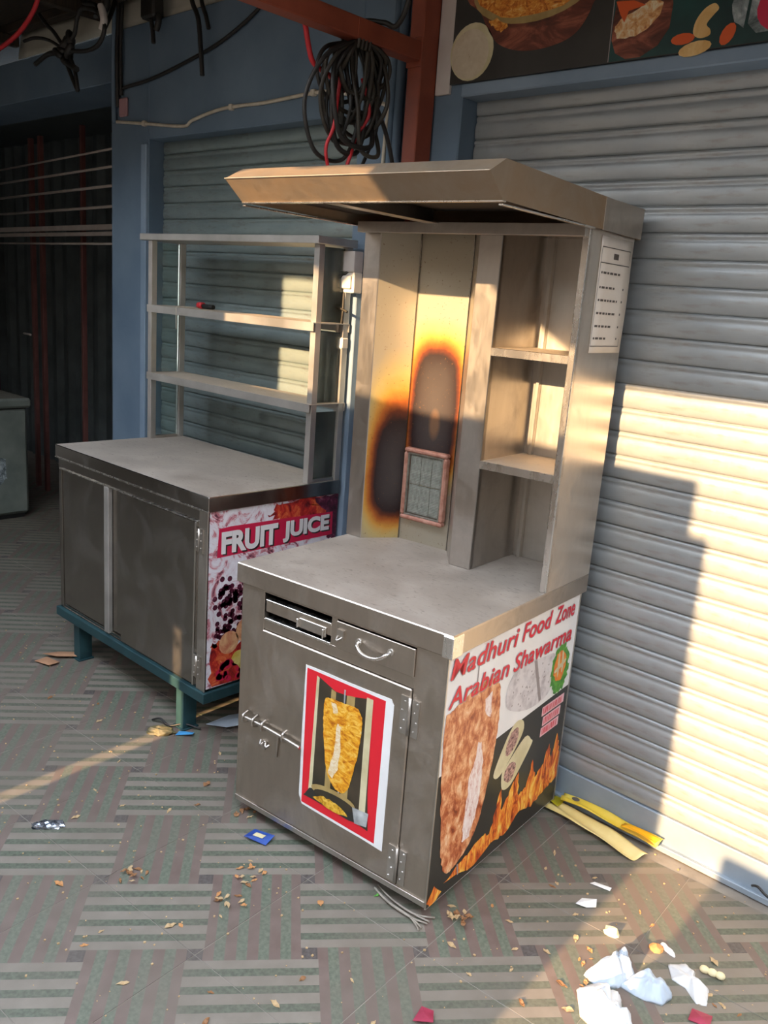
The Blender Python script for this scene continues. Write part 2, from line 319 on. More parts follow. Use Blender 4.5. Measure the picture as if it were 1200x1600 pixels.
def spline(pts, n=8):
    P = [Vector(p) for p in pts]; out = []
    for i in range(len(P) - 1):
        p0, p1, p2, p3 = P[max(i - 1, 0)], P[i], P[i + 1], P[min(i + 2, len(P) - 1)]
        for k in range(n):
            t = k / n
            out.append(.5 * ((2 * p1) + (p2 - p0) * t + (2 * p0 - 5 * p1 + 4 * p2 - p3) * t * t + (3 * p1 - p0 - 3 * p2 + p3) * t ** 3))
    out.append(P[-1]); return out
def tube_bm(bm, pts, r, seg=6, sm=8, closed=False, mi=0):
    P = spline(pts, sm) if sm else [Vector(p) for p in pts]
    rings = []; nrm = None
    for i, p in enumerate(P):
        d = (P[min(i + 1, len(P) - 1)] - P[max(i - 1, 0)]).normalized()
        if nrm is None:
            nrm = d.orthogonal().normalized()
        else:
            nrm = (nrm - d * nrm.dot(d)).normalized()
        bt = d.cross(nrm)
        rings.append([bm.verts.new(p + (nrm * math.cos(2 * math.pi * k / seg) + bt * math.sin(2 * math.pi * k / seg)) * r) for k in range(seg)])
    for i in range(len(rings) - 1):
        for k in range(seg):
            f = bm.faces.new((rings[i][k], rings[i][(k + 1) % seg], rings[i + 1][(k + 1) % seg], rings[i + 1][k])); f.material_index = mi; f.smooth = True
    bm.faces.new(rings[0][::-1]).material_index = mi; bm.faces.new(rings[-1]).material_index = mi
def tube(name, pts, r, mat, parent=None, seg=6, sm=8):
    bm = bmesh.new(); tube_bm(bm, pts, r, seg, sm); return done(name, bm, mat, parent)
def cyl(bm, c, r, h, axis='z', seg=16, mi=0):
    c = Vector(c); d = {'x': Vector((1, 0, 0)), 'y': Vector((0, 1, 0)), 'z': Vector((0, 0, 1))}[axis]; a = d.orthogonal().normalized(); b = d.cross(a)
    A = [bm.verts.new(c + (a * math.cos(t) + b * math.sin(t)) * r) for t in [2 * math.pi * k / seg for k in range(seg)]]
    B = [bm.verts.new(v.co + d * h) for v in A]
    bm.faces.new(A[::-1]).material_index = mi; bm.faces.new(B).material_index = mi
    for k in range(seg):
        f = bm.faces.new((A[k], A[(k + 1) % seg], B[(k + 1) % seg], B[k])); f.material_index = mi; f.smooth = True

# flat print: 2-d outlines laid on a real panel, plane(p, lift) -> 3-d point
def flat(name, polys, mats, parent, plane, lift, join=None):
    """a few outlines become separate pieces; many tiny ones stay joined as stuff"""
    if join is None: join = len(polys) > 6
    groups = [polys] if join else [[q] for q in polys]
    n0 = Vector(plane((0, 0), 1)) - Vector(plane((0, 0), 0)); o = None
    for gq in groups:
        bm = bmesh.new()
        for pl in gq: bm.faces.new([bm.verts.new(plane(q, lift)) for q in pl])
        bm.normal_update()
        for f in bm.faces:
            if f.normal.dot(n0) < 0: f.normal_flip()
        bmesh.ops.triangulate(bm, faces=bm.faces[:])
        o = done(name, bm, mats, parent)
        if join and len(polys) > 1: o['kind'] = 'stuff'
    return o
def oval(cx, cy, rx, ry, rot=0, n=20, a0=0, a1=2 * math.pi, jit=0):
    out = []
    for k in range(n):
        t = a0 + (a1 - a0) * k / (n if abs(a1 - a0 - 2 * math.pi) < 1e-6 else n - 1)
        s = 1 + jit * (random.random() - .5)
        x, y = rx * math.cos(t) * s, ry * math.sin(t) * s
        out.append((cx + x * math.cos(rot) - y * math.sin(rot), cy + x * math.sin(rot) + y * math.cos(rot)))
    return out
def soft(pts, n=4):
    out = []; m = len(pts)
    for i in range(m):
        p0, p1, p2, p3 = [Vector(pts[(i + k - 1) % m]) for k in range(4)]
        for k in range(n):
            t = k / n; q = .5 * ((2 * p1) + (p2 - p0) * t + (2 * p0 - 5 * p1 + 4 * p2 - p3) * t * t + (3 * p1 - p0 - 3 * p2 + p3) * t ** 3); out.append((q.x, q.y))
    return out
def rough_poly(pts, n=6, amp=.004):
    out = []
    for i in range(len(pts)):
        a, b = pts[i], pts[(i + 1) % len(pts)]
        for k in range(n):
            t = k / n; out.append((a[0] + (b[0] - a[0]) * t + random.uniform(-amp, amp), a[1] + (b[1] - a[1]) * t + random.uniform(-amp, amp)))
    return out
def text(name, body, x0, x1, z0, z1, plane, lift, mat, parent, bold=.02, shear=0, space=1.0):
    cu = bpy.data.curves.new(name, 'FONT'); cu.body = body; cu.offset = bold; cu.shear = shear; cu.space_character = space; cu.resolution_u = 4
    t = bpy.data.objects.new('tmp', cu); COL.objects.link(t)
    me = bpy.data.meshes.new_from_object(t.evaluated_get(bpy.context.evaluated_depsgraph_get()))
    bpy.data.objects.remove(t); bpy.data.curves.remove(cu)
    xs = [v.co.x for v in me.vertices]; ys = [v.co.y for v in me.vertices]
    ax, bx, ay, by = min(xs), max(xs), min(ys), max(ys)
    for v in me.vertices:
        v.co = plane((x0 + (v.co.x - ax) / (bx - ax) * (x1 - x0), z0 + (v.co.y - ay) / (by - ay) * (z1 - z0)), lift)
    n0 = Vector(plane((0, 0), 1)) - Vector(plane((0, 0), 0)); me.update()
    if me.polygons and me.polygons[0].normal.dot(n0) < 0: me.flip_normals()
    me.shade_flat(); me.materials.clear(); me.materials.append(M[mat]); me.name = name
    return link(bpy.data.objects.new(name, me), parent)

# ================================================================== SETTING
# ground outside and the tiled veranda floor
bm = bmesh.new(); box(bm, -14, 14, -30, 8, -.12, -.03); tag(done('ground', bm, 'earth'), 'bare earth around the shop veranda', kind='structure')
FR = math.radians(4.3)
bm = bmesh.new(); box(bm, -7.5, 3.6, -3.75, 1.2, -.03, -.0015); floor = tag(done('floor', bm, 'joint'), 'veranda floor of dusty basket weave tiles', kind='structure')
TS = .415
bm = bmesh.new(); h = TS / 2 - .0010
box(bm, -h, h, -h, h, -.012, 0); bmesh.ops.bevel(bm, geom=[e for e in bm.edges if all(v.co.z > -.001 for v in e.verts)], offset=.0007, segments=1, affect='EDGES')
tme = bpy.data.meshes.new('tile'); bm.to_mesh(tme); bm.free(); tme.materials.append(M['tile'])
P0 = Vector((-.069, -1.381)); tx = Vector((math.cos(FR), math.sin(FR))); ty = Vector((-math.sin(FR), math.cos(FR)))
cnt = 0
for i in range(-15, 8):
    for j in range(-5, 6):
        c = P0 + tx * (TS * (i + .5)) + ty * (TS * (j + .5))
        if c.y > .1 + (.9 if c.x < -2.7 else 0) or c.y < -2.35 or c.x < -6 or c.x > 2.4: continue
        if c.x > -1.0 and (c - Vector((CAM.x, CAM.y))).dot(Vector((-math.sin(YAW), math.cos(YAW)))) < .75: continue
        o = bpy.data.objects.new('tile', tme); o.location = (c.x, c.y, random.uniform(-.0006, .0004)); o.rotation_euler = (0, 0, FR); link(o, floor); cnt += 1

# back wall: blue pillars, lintels, wall above
WY = -.09
PL0, PL1, PM0, PM1 = -2.75, -2.405, -.985, -.50
wl = tag(boxes('wall_back', [(PL0, PL1, WY, .25, 0, 2.82), (PM0, PM1, WY, .25, 0, 2.96), (PL1, PM0, WY, .25, 2.31, 2.82), (-7, PL0, WY + .02, .25, 2.60, 2.82), (PL1, PM0, -.02, .25, 2.82, 2.96)], 'blue_wall', None, .004), 'blue painted masonry wall with pillars between the shutters', kind='structure')
tag(boxes('wall_back_upper', [(PM1, 3.6, -.09, .25, 2.362, 2.96)], 'blue_wall', None, .004), 'blue wall above the grey shutter behind the food banner', kind='structure')
tag(boxes('wall_back_inner', [(PL1, PM0, .12, .3, 0, 2.4), (PM1, 3.6, .12, .3, 0, 2.4)], 'blue_wall', None, 0), 'wall behind the shutters', kind='structure')
tag(boxes('trim_1', [(PM1 - .002, 3.6, -.098, .0, 2.322, 2.3615)], 'blue_trim', None, .004), 'pale blue lintel strip above the grey shutter', kind='structure')
tag(boxes('trim_2', [(-2.452, -2.407, -.105, -.08, 0, 2.29)], 'blue_trim', None, .004), 'blue shutter guide rail on the left pillar', kind='structure')

# roll-up shutters, one object for each slat
def shutter(name, x0, x1, z0, z1, pitch, mat, label, barh):
    root = empty(name, ((x0 + x1) / 2, 0, 0), 0, label, None, None, 'structure')
    prof = [(0.001, .012), (-.0060, .0135), (-.0082, .0180), (-.0100, .0265), (-.0108, .036), (-.0098, .0455), (-.0074, .0530), (-.0042, .0572), (-.0072, .0605), (-.0082, .0650), (-.0062, .0695), (0.001, .0725)]
    k = pitch / .0745
    prof = [(a, (b - .012) * k * 1.235) for a, b in prof]
    bm = bmesh.new(); W = x1 - x0; nx = 12
    rows = []
    for a, b in prof:
        rows.append([bm.verts.new((-W / 2 + W * i / nx, a, b)) for i in range(nx + 1)])
    for i in range(len(rows) - 1):
        for j in range(nx):
            f = bm.faces.new((rows[i][j], rows[i][j + 1], rows[i + 1][j + 1], rows[i + 1][j])); f.smooth = True
    me = bpy.data.meshes.new('slat'); bm.to_mesh(me); bm.free(); me.materials.append(M[mat])
    n = int(round((z1 - z0 - barh) / pitch))
    for i in range(n):
        o = bpy.data.objects.new('slat', me); o.location = (0, random.uniform(-.0012, .0012), z0 + barh + i * pitch); o.rotation_euler = (random.uniform(-.02, .02), 0, random.uniform(-.0006, .0006)); link(o, root)
    if barh:
        bm = bmesh.new(); box(bm, -W / 2, W / 2, -.014, .008, z0, z0 + barh); done('bottom_bar', bm, 'shutter_bar', root, .003)
        bm = bmesh.new(); box(bm, -W / 2, W / 2, -.03, -.012, z0, z0 + .02); done('bottom_lip', bm, 'shutter_bar', root, .002)
    return root
sh1 = shutter('door_1', PM1 + .003, 3.5, .004, 2.345, .0745, 'shutter', 'grey steel roll-up shutter beside the shawarma stall', .115)
shutter('door_2', PL1 + .002, PM0 - .002, .004, 2.31, .0745, 'shutter_teal', 'teal grey steel roll-up shutter behind the juice counter', .09)
# padlock hasp low on the grey shutter
tube('handle', [(.83 - 1.5, -.03, .045), (.85 - 1.5, -.045, .060), (.88 - 1.5, -.045, .045), (.92 - 1.5, -.03, .03)], .004, 'wire_black', sh1)

# roof, with unseen hoarding, low wall and board added to shape sun and shade
RX = 3.4; RF = 2.3
roof = tag(boxes('ceiling', [(-7.2, -2.9, -3.45, .30, 2.97, 3.01), (-2.9, RF, -1.65, .30, 2.97, 3.01)], 'roof', None, 0), 'low dark thatched awning roof over the veranda', kind='structure')
for k in range(11):
    y = -.14 - k * .3
    boxes('batten', [(-7.1, RF - .05 if y > -1.6 else -2.95, y - .03, y + .03, 2.925, 2.97)], 'roof', roof, .004)
for k in range(11):
    x = -6.6 + k * .95
    boxes('rafter', [(x - .025, x + .025, -3.4 if x < -2.9 else -1.65, -.10, 2.87, 2.925)], 'roof', roof, .004)
# unseen walls added to block low sky, with a gap for the sun
tag(boxes('sky_block_street', [(-18, -1.7, -11.4, -11, -.03, 6.6), (-1.7, 2.5, -11.4, -11, -.03, 2.85), (2.5, 18, -11.4, -11, -.03, 6.6)], 'street', None, 0), 'unseen walls across the street added to block low sky', kind='structure')
tag(boxes('sky_block_right', [(5.6, 5.8, -11, 3, -.03, 4.7)], 'street', None, 0), 'unseen wall on the right added to block low sky', kind='structure')
HY = -3.3; dz = SUN_T * -HY; dx = -SUN_K * -HY
def hz(z, y=0): return z + SUN_T * (y - HY)
def hx(x, y=0): return x - SUN_K * (y - HY)
sl0, sl1 = hx(-1.097, -1.2), hx(-1.040, -1.2)
top = hz(1.205)
tag(boxes('shade_wall', [(-6.5, hx(-1.45, -.32), HY - .06, HY, 0, 2.97), (hx(-1.45, -.32), sl0, HY - .06, HY, 0, top), (sl0, sl1, HY - .06, HY, hz(.43, -.764), top),
    (sl1, hx(.52), HY - .06, HY, 0, hz(1.035)), (sl1, hx(.462), HY - .06, HY, hz(1.035), top)], 'hoard', None, 0), 'unseen sheet hoarding added to shade the veranda, with a slit for sun', kind='structure')  # unseen obstacle, its edges and slit placed to throw the wanted shadows
tag(boxes('shade_wall_low', [(hx(.73), 3.4, HY - .1, HY, 0, hz(.085))], 'hoard', None, .01), 'unseen low wall added to shade the floor and shutter foot', kind='structure')  # invented low wall standing in for an unknown shadow caster
bm = bmesh.new()
val = [(hx(.12), hz(1.455)), (RX, hz(1.455)), (RX, 3.74), (-2.4, 3.74), (-2.4, 2.80), (-1.5, 2.80), (-1.18, 2.81), (-.86, 2.80), (-.72, 2.735), (-.62, 2.815), (-.50, 2.83), (-.42, 2.745), (-.30, 2.81), (-.18, 2.765), (-.02, 2.775), (.075, 2.765), (.11, 2.68)]
tag(prism('shade_board', val, 'y', HY - .03, HY - .01, 'roof', None), 'unseen ragged board added to shade the upper wall', kind='structure')  # unseen board, outline shaped to keep sun and sky off the upper wall
tag(boxes('wall_left', [(-7.0, -6.9, -3.4, 2.0, 0, 2.97)], 'dark_sheet', None, 0), 'dark sheet wall closing the far left of the veranda', kind='structure')
# dark passage left of the pillar
bm = bmesh.new(); n = 60; pr = []
for k in range(n + 1): pr.append((-7.0 + 4.3 * k / n, 1.15 + .02 * math.sin(k * 1.9)))
pr += [(-2.7, 1.22), (-7.0, 1.22)]
tag(prism('wall_back_passage', pr, 'z', 0, 2.95, 'dark_sheet', None), 'dark corrugated sheets closing the passage left of the blue pillar', kind='structure')
tag(boxes('wall_passage_side', [(-2.75, -2.6, .25, 1.2, 0, 2.9)], 'dark_sheet', None, 0), 'side wall of the dark passage', kind='structure')
tag(boxes('ceiling_passage', [(-7.0, -2.6, .26, 1.3, 2.72, 2.78)], 'dark_sheet', None, 0), 'ceiling of the dark passage', kind='structure')
# pale plastic sheet above the wall
bm = bmesh.new(); nx, nz = 24, 4; R = []
for i in range(nx + 1):
    x = -3.80 + 2.75 * i / nx
    R.append([bm.verts.new((x, -.075 + .02 * j / nz + .008 * math.sin(x * 5) * math.sin(j), 2.822 + .0355 * j)) for j in range(nz + 1)])
for i in range(nx):
    for j in range(nz): bm.faces.new((R[i][j], R[i + 1][j], R[i + 1][j + 1], R[i][j + 1])).smooth = True
so = tag(done('plastic_sheet', bm, 'sheet'), 'pale grey plastic sheet stretched above the blue wall under the thatch', 'sheet'); md = so.modifiers.new('t', 'SOLIDIFY'); md.thickness = .004

# steel frame of the awning: red oxide post and beam
fr_ = empty('steel_frame', (-.645, -.132, 0), 0, 'red oxide painted steel post and beam in front of the blue pillar', 'steel frame')
boxes('post', [(-.032, .030, -.045, .035, 0, 2.92)], 'red_paint', fr_, .003)
boxes('beam', [(-.030, .028, -3.0, -.045, 2.425, 2.485)], 'red_paint', fr_, .003)
boxes('end_plate', [(-.034, .034, -.052, -.044, 2.41, 2.50)], 'red_paint', fr_, .002)
boxes('splice_plate', [(.028, .031, -.34, -.27, 2.428, 2.482)], 'red_paint', fr_, 0)
bm = bmesh.new(); cyl(bm, (-.770, -.107, 0), .016, 2.92, 'z', 10); tag(done('wall_conduit', bm, 'blue_wall'), 'thicker blue painted pipe on the pillar next to the red post', 'pipe')
bm = bmesh.new(); cyl(bm, (-.805, -.103, 0), .012, 2.92, 'z', 10); tag(done('wall_conduit', bm, 'blue_wall'), 'thinner blue painted pipe left of the thicker one by the red post', 'pipe')

# ================================================================== SHAWARMA STALL
W, D, H, T = .794, .790, .85, .0613
TH = .0947
ex = Vector((math.cos(TH), math.sin(TH), 0)); ey = Vector((-math.sin(TH), math.cos(TH), 0))
O = Vector((.182, -.0669, 0)) - ex * W - ey * D
S = empty('shawarma_stall', O, TH, 'stainless steel shawarma stall with canopy, burner tower and red shawarma poster', 'food stall')
a = .0166; f0 = .012; zb = .042
ct = boxes('counter_top', [(0, W, 0, D, H - T, H)], ['steel_front', 'dust_top'], S, .003); topmat(ct)
boxes('corner_cap', [(W - .03, W + .002, -.002, .05, H - T - .002, H - .004)], 'steel_bright', ct, .002)
t = .002
boxes('body', [(a, a + t, f0, D - .01, zb, H - T), (W - a - t, W - a, f0, D - .01, zb, H - T), (a, W - a, D - .012, D - .01, zb, H - T), (a, W - a, f0, D - .01, zb, zb + t),
    (a, .113, f0, f0 + .02, zb, H - T), (.678, W - a, f0, f0 + .02, zb, H - T), (.113, .678, f0, f0 + .02, .664, .697), (.113, .678, f0, f0 + .02, zb, .063), (.113, .678, f0, f0 + .02, .780, H - T), (.381, .403, f0, f0 + .02, .697, .78),
    (.113, .678, f0 + .02, D - .02, .660, .664), (.390, .394, f0 + .02, D - .02, .664, H - T)], 'steel_front', S, .0008)
boxes('bottom_rail', [(a, W - a, f0 - .004, f0, zb, zb + .018)], 'steel', S, .001)
# open slot with bars, left of the drawer
boxes('slot_bar', [(.121, .381, f0 - .001, f0 + .028, .722, .756)], 'steel_front', S, .0015)
boxes('slot_lip', [(.121, .381, f0 - .003, f0 + .030, .694, .702)], 'steel_bright', S, .001)
boxes('slot_lip', [(.121, .381, f0 - .003, f0 + .022, .756, .761)], 'steel_bright', S, .001)
sv = boxes('slide_catch', [(.262, .366, f0 - .006, f0 - .001, .714, .744)], 'steel', S, .0015)
boxes('pin', [(.258, .264, f0 - .014, f0 - .004, .716, .742)], 'steel_bright', sv, .001); boxes('pin', [(.356, .361, f0 - .012, f0 - .004, .71, .738)], 'steel_bright', sv, .001)
# drawer
dr = boxes('drawer', [(.405, .678, f0 - .006, f0 + .002, .697, .777), (.412, .670, f0 + .002, .38, .700, .706), (.412, .415, f0 + .002, .38, .70, .76), (.667, .67, f0 + .002, .38, .70, .76)], 'steel_front', S, .0015)
bm = bmesh.new(); tube_bm(bm, [(.489, f0 - .006, .738), (.494, f0 - .022, .734), (.515, f0 - .030, .722), (.545, f0 - .032, .718), (.575, f0 - .030, .724), (.595, f0 - .022, .738), (.600, f0 - .006, .744)], .0055, 8)
for u_, z_ in ((.489, .740), (.600, .745)): cyl(bm, (u_, f0 - .010, z_), .010, .005, 'y', 10)
done('handle', bm, 'steel_bright', dr)
bm = bmesh.new(); box(bm, .412, .436, f0 - .012, f0 - .006, .728, .756); tube_bm(bm, [(.416, f0 - .012, .736), (.422, f0 - .024, .728), (.432, f0 - .012, .736)], .003, 6); done('hasp', bm, 'steel', dr)
# door
dor = boxes('door', [(.1145, .6765, f0 - .007, f0 + .008, .0645, .6625)], 'steel_front', S, .003)
def hinge(z0, z1, root):
    hb = bmesh.new(); box(hb, .648, .672, f0 - .010, f0 - .007, z0, z1); box(hb, .682, .705, f0 - .004, f0, z0 - .004, z1 - .006)
    cyl(hb, (.677, f0 - .009, z0), .005, z1 - z0, 'z', 8)
    hp = done('hinge', hb, 'steel', root)
    rb = bmesh.new()
    for k in range(4):
        z = z0 + (z1 - z0) * (.12 + .25 * k)
        for u_, y_ in ((.655 + .008 * (k % 2), -.010), (.690 + .008 * (k % 2), -.004)):
            bmesh.ops.create_icosphere(rb, subdivisions=1, radius=.0035, matrix=Matrix.Translation((u_, f0 + y_, z)))
    done('rivets', rb, 'steel_bright', hp)['kind'] = 'stuff'
hinge(.530, .640, S); hinge(.075, .185, S)
bm = bmesh.new(); tube_bm(bm, [(.058, f0 - .018, .357), (.13, f0 - .018, .356), (.22, f0 - .019, .352), (.304, f0 - .020, .346)], .0055, 8)
for u_ in (.062, .105, .145, .235):
    tube_bm(bm, [(u_, f0 - .002, .372), (u_, f0 - .022, .366), (u_, f0 - .027, .355), (u_, f0 - .022, .343), (u_, f0 - .002, .337)], .004, 6)
done('latch_bolt', bm, 'steel', S)
bm = bmesh.new(); tube_bm(bm, [(.130, f0 - .008, .300), (.140, f0 - .020, .292), (.150, f0 - .010, .302), (.160, f0 - .018, .290), (.167, f0 - .008, .296)], .004, 6); box(bm, .140, .155, f0 - .016, f0 - .006, .278, .304)
tube_bm(bm, [(.205, f0 - .012, .348), (.203, f0 - .012, .30), (.200, f0 - .010, .27)], .0028, 6)
done('padlock_staple', bm, 'steel', S)
# castors
for (u_, v_) in ((.10, .06), (W - .09, .06), (.10, D - .08), (W - .09, D - .08)):
    bm = bmesh.new(); cyl(bm, (u_ - .010, v_, .021), .021, .020, 'x', 14); wl_ = done('castor_wheel', bm, 'rubber', S)
    boxes('fork', [(u_ - .016, u_ - .011, v_ - .014, v_ + .014, .018, .044), (u_ + .011, u_ + .016, v_ - .014, v_ + .014, .018, .044), (u_ - .02, u_ + .02, v_ - .02, v_ + .02, .038, .043)], 'steel', wl_, .001)

# door poster
pf = lambda p, l: (p[0], f0 - .0075 - l, p[1])
pb = bmesh.new()
outl = [(.300, .610), (.615, .612), (.626, .598), (.624, .148), (.313, .160), (.299, .190)]
outl = rough_poly(outl, 4, .0012)
A = [pb.verts.new((u_, f0 - .0085, z_)) for u_, z_ in outl]; B = [pb.verts.new((u_, f0 - .0072, z_)) for u_, z_ in outl]
pb.faces.new(A); pb.faces.new(B[::-1])
for i in range(len(A)): pb.faces.new((A[i], B[i], B[(i + 1) % len(A)], A[(i + 1) % len(A)]))
bmesh.ops.recalc_face_normals(pb, faces=pb.faces[:]); bmesh.ops.triangulate(pb, faces=pb.faces[:])
po = tag(done('poster', pb, 'print_white', S), 'white edged red poster of a shawarma skewer on the cabinet door')
E0 = .0012
flat('red_border', [[(.307, .603), (.598, .602), (.595, .158), (.312, .167)]], 'print_red', po, pf, E0)
flat('grill_backdrop', [rough_poly([(.353, .591), (.42, .567), (.47, .570), (.552, .590), (.560, .300), (.570, .186), (.50, .195), (.319, .193), (.345, .225)], 1, 0)], 'print_dark', po, pf, E0 + .0004)
flat('grill_posts', [[(.347, .592), (.357, .588), (.352, .222), (.338, .222)], [(.533, .590), (.556, .590), (.556, .212), (.533, .215)]], 'print_cream', po, pf, E0 + .0008)
flat('grill_strips', [[(.404, .570), (.422, .566), (.422, .25), (.400, .25)], [(.462, .57), (.492, .576), (.488, .25), (.462, .25)]], 'print_tan', po, pf, E0 + .0008)
flat('spit', [[(.452, .585), (.457, .585), (.457, .22), (.452, .22)]], 'print_steelpot', po, pf, E0 + .0012)
flat('meat', [rough_poly(soft([(.383, .528), (.40, .540), (.455, .543), (.50, .546), (.521, .522), (.523, .47), (.515, .40), (.500, .33), (.487, .283), (.465, .262), (.432, .272), (.405, .310), (.388, .40), (.380, .47)], 3), 2, .0015)], 'meat_gold', po, pf, E0 + .0016)
flat('carved_strip', [rough_poly([(.435, .475), (.447, .468), (.452, .40), (.447, .33), (.428, .295), (.408, .310), (.425, .36), (.430, .42)], 3, .002), rough_poly([(.407, .53), (.428, .53), (.435, .505), (.418, .50)], 3, .002)], 'meat_pale', po, pf, E0 + .002)
flat('tray', [rough_poly([(.322, .197), (.345, .228), (.37, .236), (.50, .238), (.535, .215), (.560, .195), (.50, .19)], 2, .002)], 'print_black', po, pf, E0 + .002)
flat('tray_rim', [oval(.435, .238, .085, .022, .02), ], 'print_tan', po, pf, E0 + .0024)
flat('tray_floor', [oval(.440, .228, .078, .018, .02)], 'print_dark', po, pf, E0 + .0026)
flat('chips', [rough_poly([(.358, .204), (.40, .222), (.45, .222), (.49, .208), (.496, .196), (.43, .191)], 4, .003)], 'fries', po, pf, E0 + .0028)
flat('steel_pot', [[(.510, .238), (.570, .243), (.566, .198), (.522, .190)]], 'print_steelpot', po, pf, E0 + .0028)

# printed side banner
sb = boxes('side_banner', [(W - a, W - a + .0018, .016, D - .012, .032, .788)], 'print_white', S, 0)
tag(sb, 'printed side banner with shawarma cone, wraps and flames')
ps = lambda p, l: (W - a + .0019 + l, p[0], p[1])
e = .0004
flat('black_field', [[(.017, .440), (.318, .440), (.775, .462), (.777, .033), (.017, .033)]], 'print_black', sb, ps, 0)
flat('flames', [rough_poly([(.10, .075), (.20, .10), (.30, .13), (.335, .11), (.36, .17), (.385, .25), (.40, .16), (.44, .21), (.49, .262), (.505, .17), (.55, .18), (.58, .265), (.61, .19), (.65, .21), (.69, .275), (.715, .21), (.742, .30), (.765, .25), (.777, .19), (.777, .12), (.70, .11), (.60, .085), (.52, .10), (.45, .065), (.36, .07), (.26, .045)], 5, .006),
    rough_poly([(.02, .05), (.05, .09), (.09, .05), (.07, .034), (.03, .034)], 3, .003)], 'flame', sb, ps, e)
cone = [(.022, .600), (.05, .622), (.12, .640), (.22, .655), (.28, .640), (.306, .60), (.315, .52), (.312, .43), (.298, .34), (.275, .24), (.245, .17), (.20, .125), (.14, .10), (.10, .102), (.075, .15), (.055, .24), (.042, .34), (.030, .45)]
flat('skewer', [[(.166, .73), (.172, .73), (.172, .64), (.166, .64)], [(.16, .10), (.168, .10), (.175, .06), (.17, .06)]], 'print_grey', sb, ps, 2 * e)
flat('meat_cone', [rough_poly(soft(cone, 3), 2, .003)], 'meat_red', sb, ps, 3 * e)
flat('carved_strip', [rough_poly([(.222, .60), (.262, .61), (.262, .53), (.232, .55)], 4, .004), rough_poly([(.205, .47), (.232, .46), (.245, .40), (.25, .31), (.235, .22), (.21, .17), (.175, .165), (.17, .22), (.18, .30), (.175, .37), (.20, .41)], 4, .005)], 'meat_white', sb, ps, 4 * e)
flat('wrap', [soft([(.355, .600), (.42, .640), (.55, .625), (.645, .610), (.655, .53), (.62, .478), (.52, .468), (.42, .490), (.352, .530)])], 'print_wrap', sb, ps, 2 * e)
flat('toppings', [soft([(.668, .60), (.676, .605), (.684, .55), (.674, .52)]), soft([(.694, .60), (.703, .60), (.712, .55), (.702, .53)]), soft([(.655, .552), (.72, .572), (.722, .560), (.66, .540)])], 'print_cream', sb, ps, 5 * e)
flat('char_specks', [oval(.36 + .27 * random.random(), .50 + .11 * random.random(), .004, .003, random.random() * 3, 6) for k in range(26)], 'print_grey', sb, ps, 3 * e)
flat('wrap_fold', [[(.50, .63), (.52, .626), (.58, .475), (.565, .472)]], 'print_grey', sb, ps, 3 * e)
flat('lettuce', [rough_poly(oval(.690, .545, .064, .088, .1, 16), 3, .008)], 'print_green', sb, ps, 3 * e)
flat('filling', [rough_poly(oval(.688, .556, .042, .056, .1, 12), 2, .004)], 'print_orange', sb, ps, 4 * e)
flat('halved_rolls', [soft([(.325, .330), (.385, .42), (.43, .452), (.475, .440), (.482, .40), (.43, .345), (.37, .302), (.335, .30)]), soft([(.375, .300), (.40, .32), (.50, .375), (.545, .350), (.552, .33), (.47, .255), (.425, .232), (.385, .245)])], 'print_cream', sb, ps, 2 * e)
flat('roll_filling', [oval(.418, .392, .030, .046, -.6, 14, jit=.15), oval(.425, .286, .034, .034, -.4, 14, jit=.15)], 'print_fill', sb, ps, 3 * e)
for i, (v0, v1, zc) in enumerate(((.600, .752, .424), (.612, .735, .386), (.606, .730, .349))):
    flat('phone_strip', [[(v0, zc - .017), (v1, zc - .015), (v1, zc + .017), (v0, zc + .015)]], 'print_pink', sb, ps, 2 * e)
    bars = []; x = v0 + .008
    while x < v1 - .012:
        w_ = random.choice((.003, .004, .006)); s_ = random.uniform(-.002, .002)
        bars.append([(x, zc - .011), (x + w_, zc - .011), (x + w_ + s_, zc + .011), (x + s_, zc + .011)]); x += w_ + random.choice((.003, .004, .005))
    flat('phone_digits', bars, 'print_letter_red', sb, ps, 3 * e)
for wrd, v0, v1, z0, z1 in (('Madhuri', .026, .378, .716, .773), ('Food', .402, .585, .718, .774), ('Zone', .610, .744, .718, .774), ('Arabian', .028, .342, .632, .688), ('Shawarma', .368, .743, .632, .688)):
    text('word_shadow', wrd, v0 + .003, v1 + .003, z0 - .003, z1 - .003, ps, 5 * e, 'print_grey', sb, .013, .2, 1.03)
    text('word', wrd, v0, v1, z0, z1, ps, 6 * e, 'print_letter_red', sb, .013, .2, 1.03)
boxes('edge_trim', [(W - a, W - a + .004, D - .014, D - .008, .03, H - T)], 'steel_white', S, 0); boxes('edge_trim', [(W - a, W - a + .003, .012, .017, .035, H - T)], 'steel_white', S, 0)

# burner tower
Z0, Z1 = H, 1.885
boxes('left_post', [(-.004, .063, .515, .535, Z0, Z1), (-.004, 0, .515, D, Z0, Z1)], 'steel', S, .002)
def vpanel(name, p0, p1, z0, z1, th, mat, parent):
    d = Vector((p1[0] - p0[0], p1[1] - p0[1], 0)); n = Vector((-d.y, d.x, 0)).normalized() * th
    return prism(name, [(p0[0], p0[1]), (p1[0], p1[1]), (p1[0] + n.x, p1[1] + n.y), (p0[0] + n.x, p0[1] + n.y)], 'z', z0, z1, mat, parent)
tag(vpanel('heat_panel', (.063, .517), (.144, .627), Z0, Z1, .003, 'heat_left', S), 'left slanted reflector panel scorched brown and black low down')
tag(vpanel('heat_panel', (.144, .628), (.346, .631), Z0, Z1, .003, 'heat_mid', S), 'central reflector panel heat tinted yellow with a black burn above the burner')
vpanel('heat_panel', (.346, .631), (.437, .509), Z0, Z1, .003, 'steel_white', S)
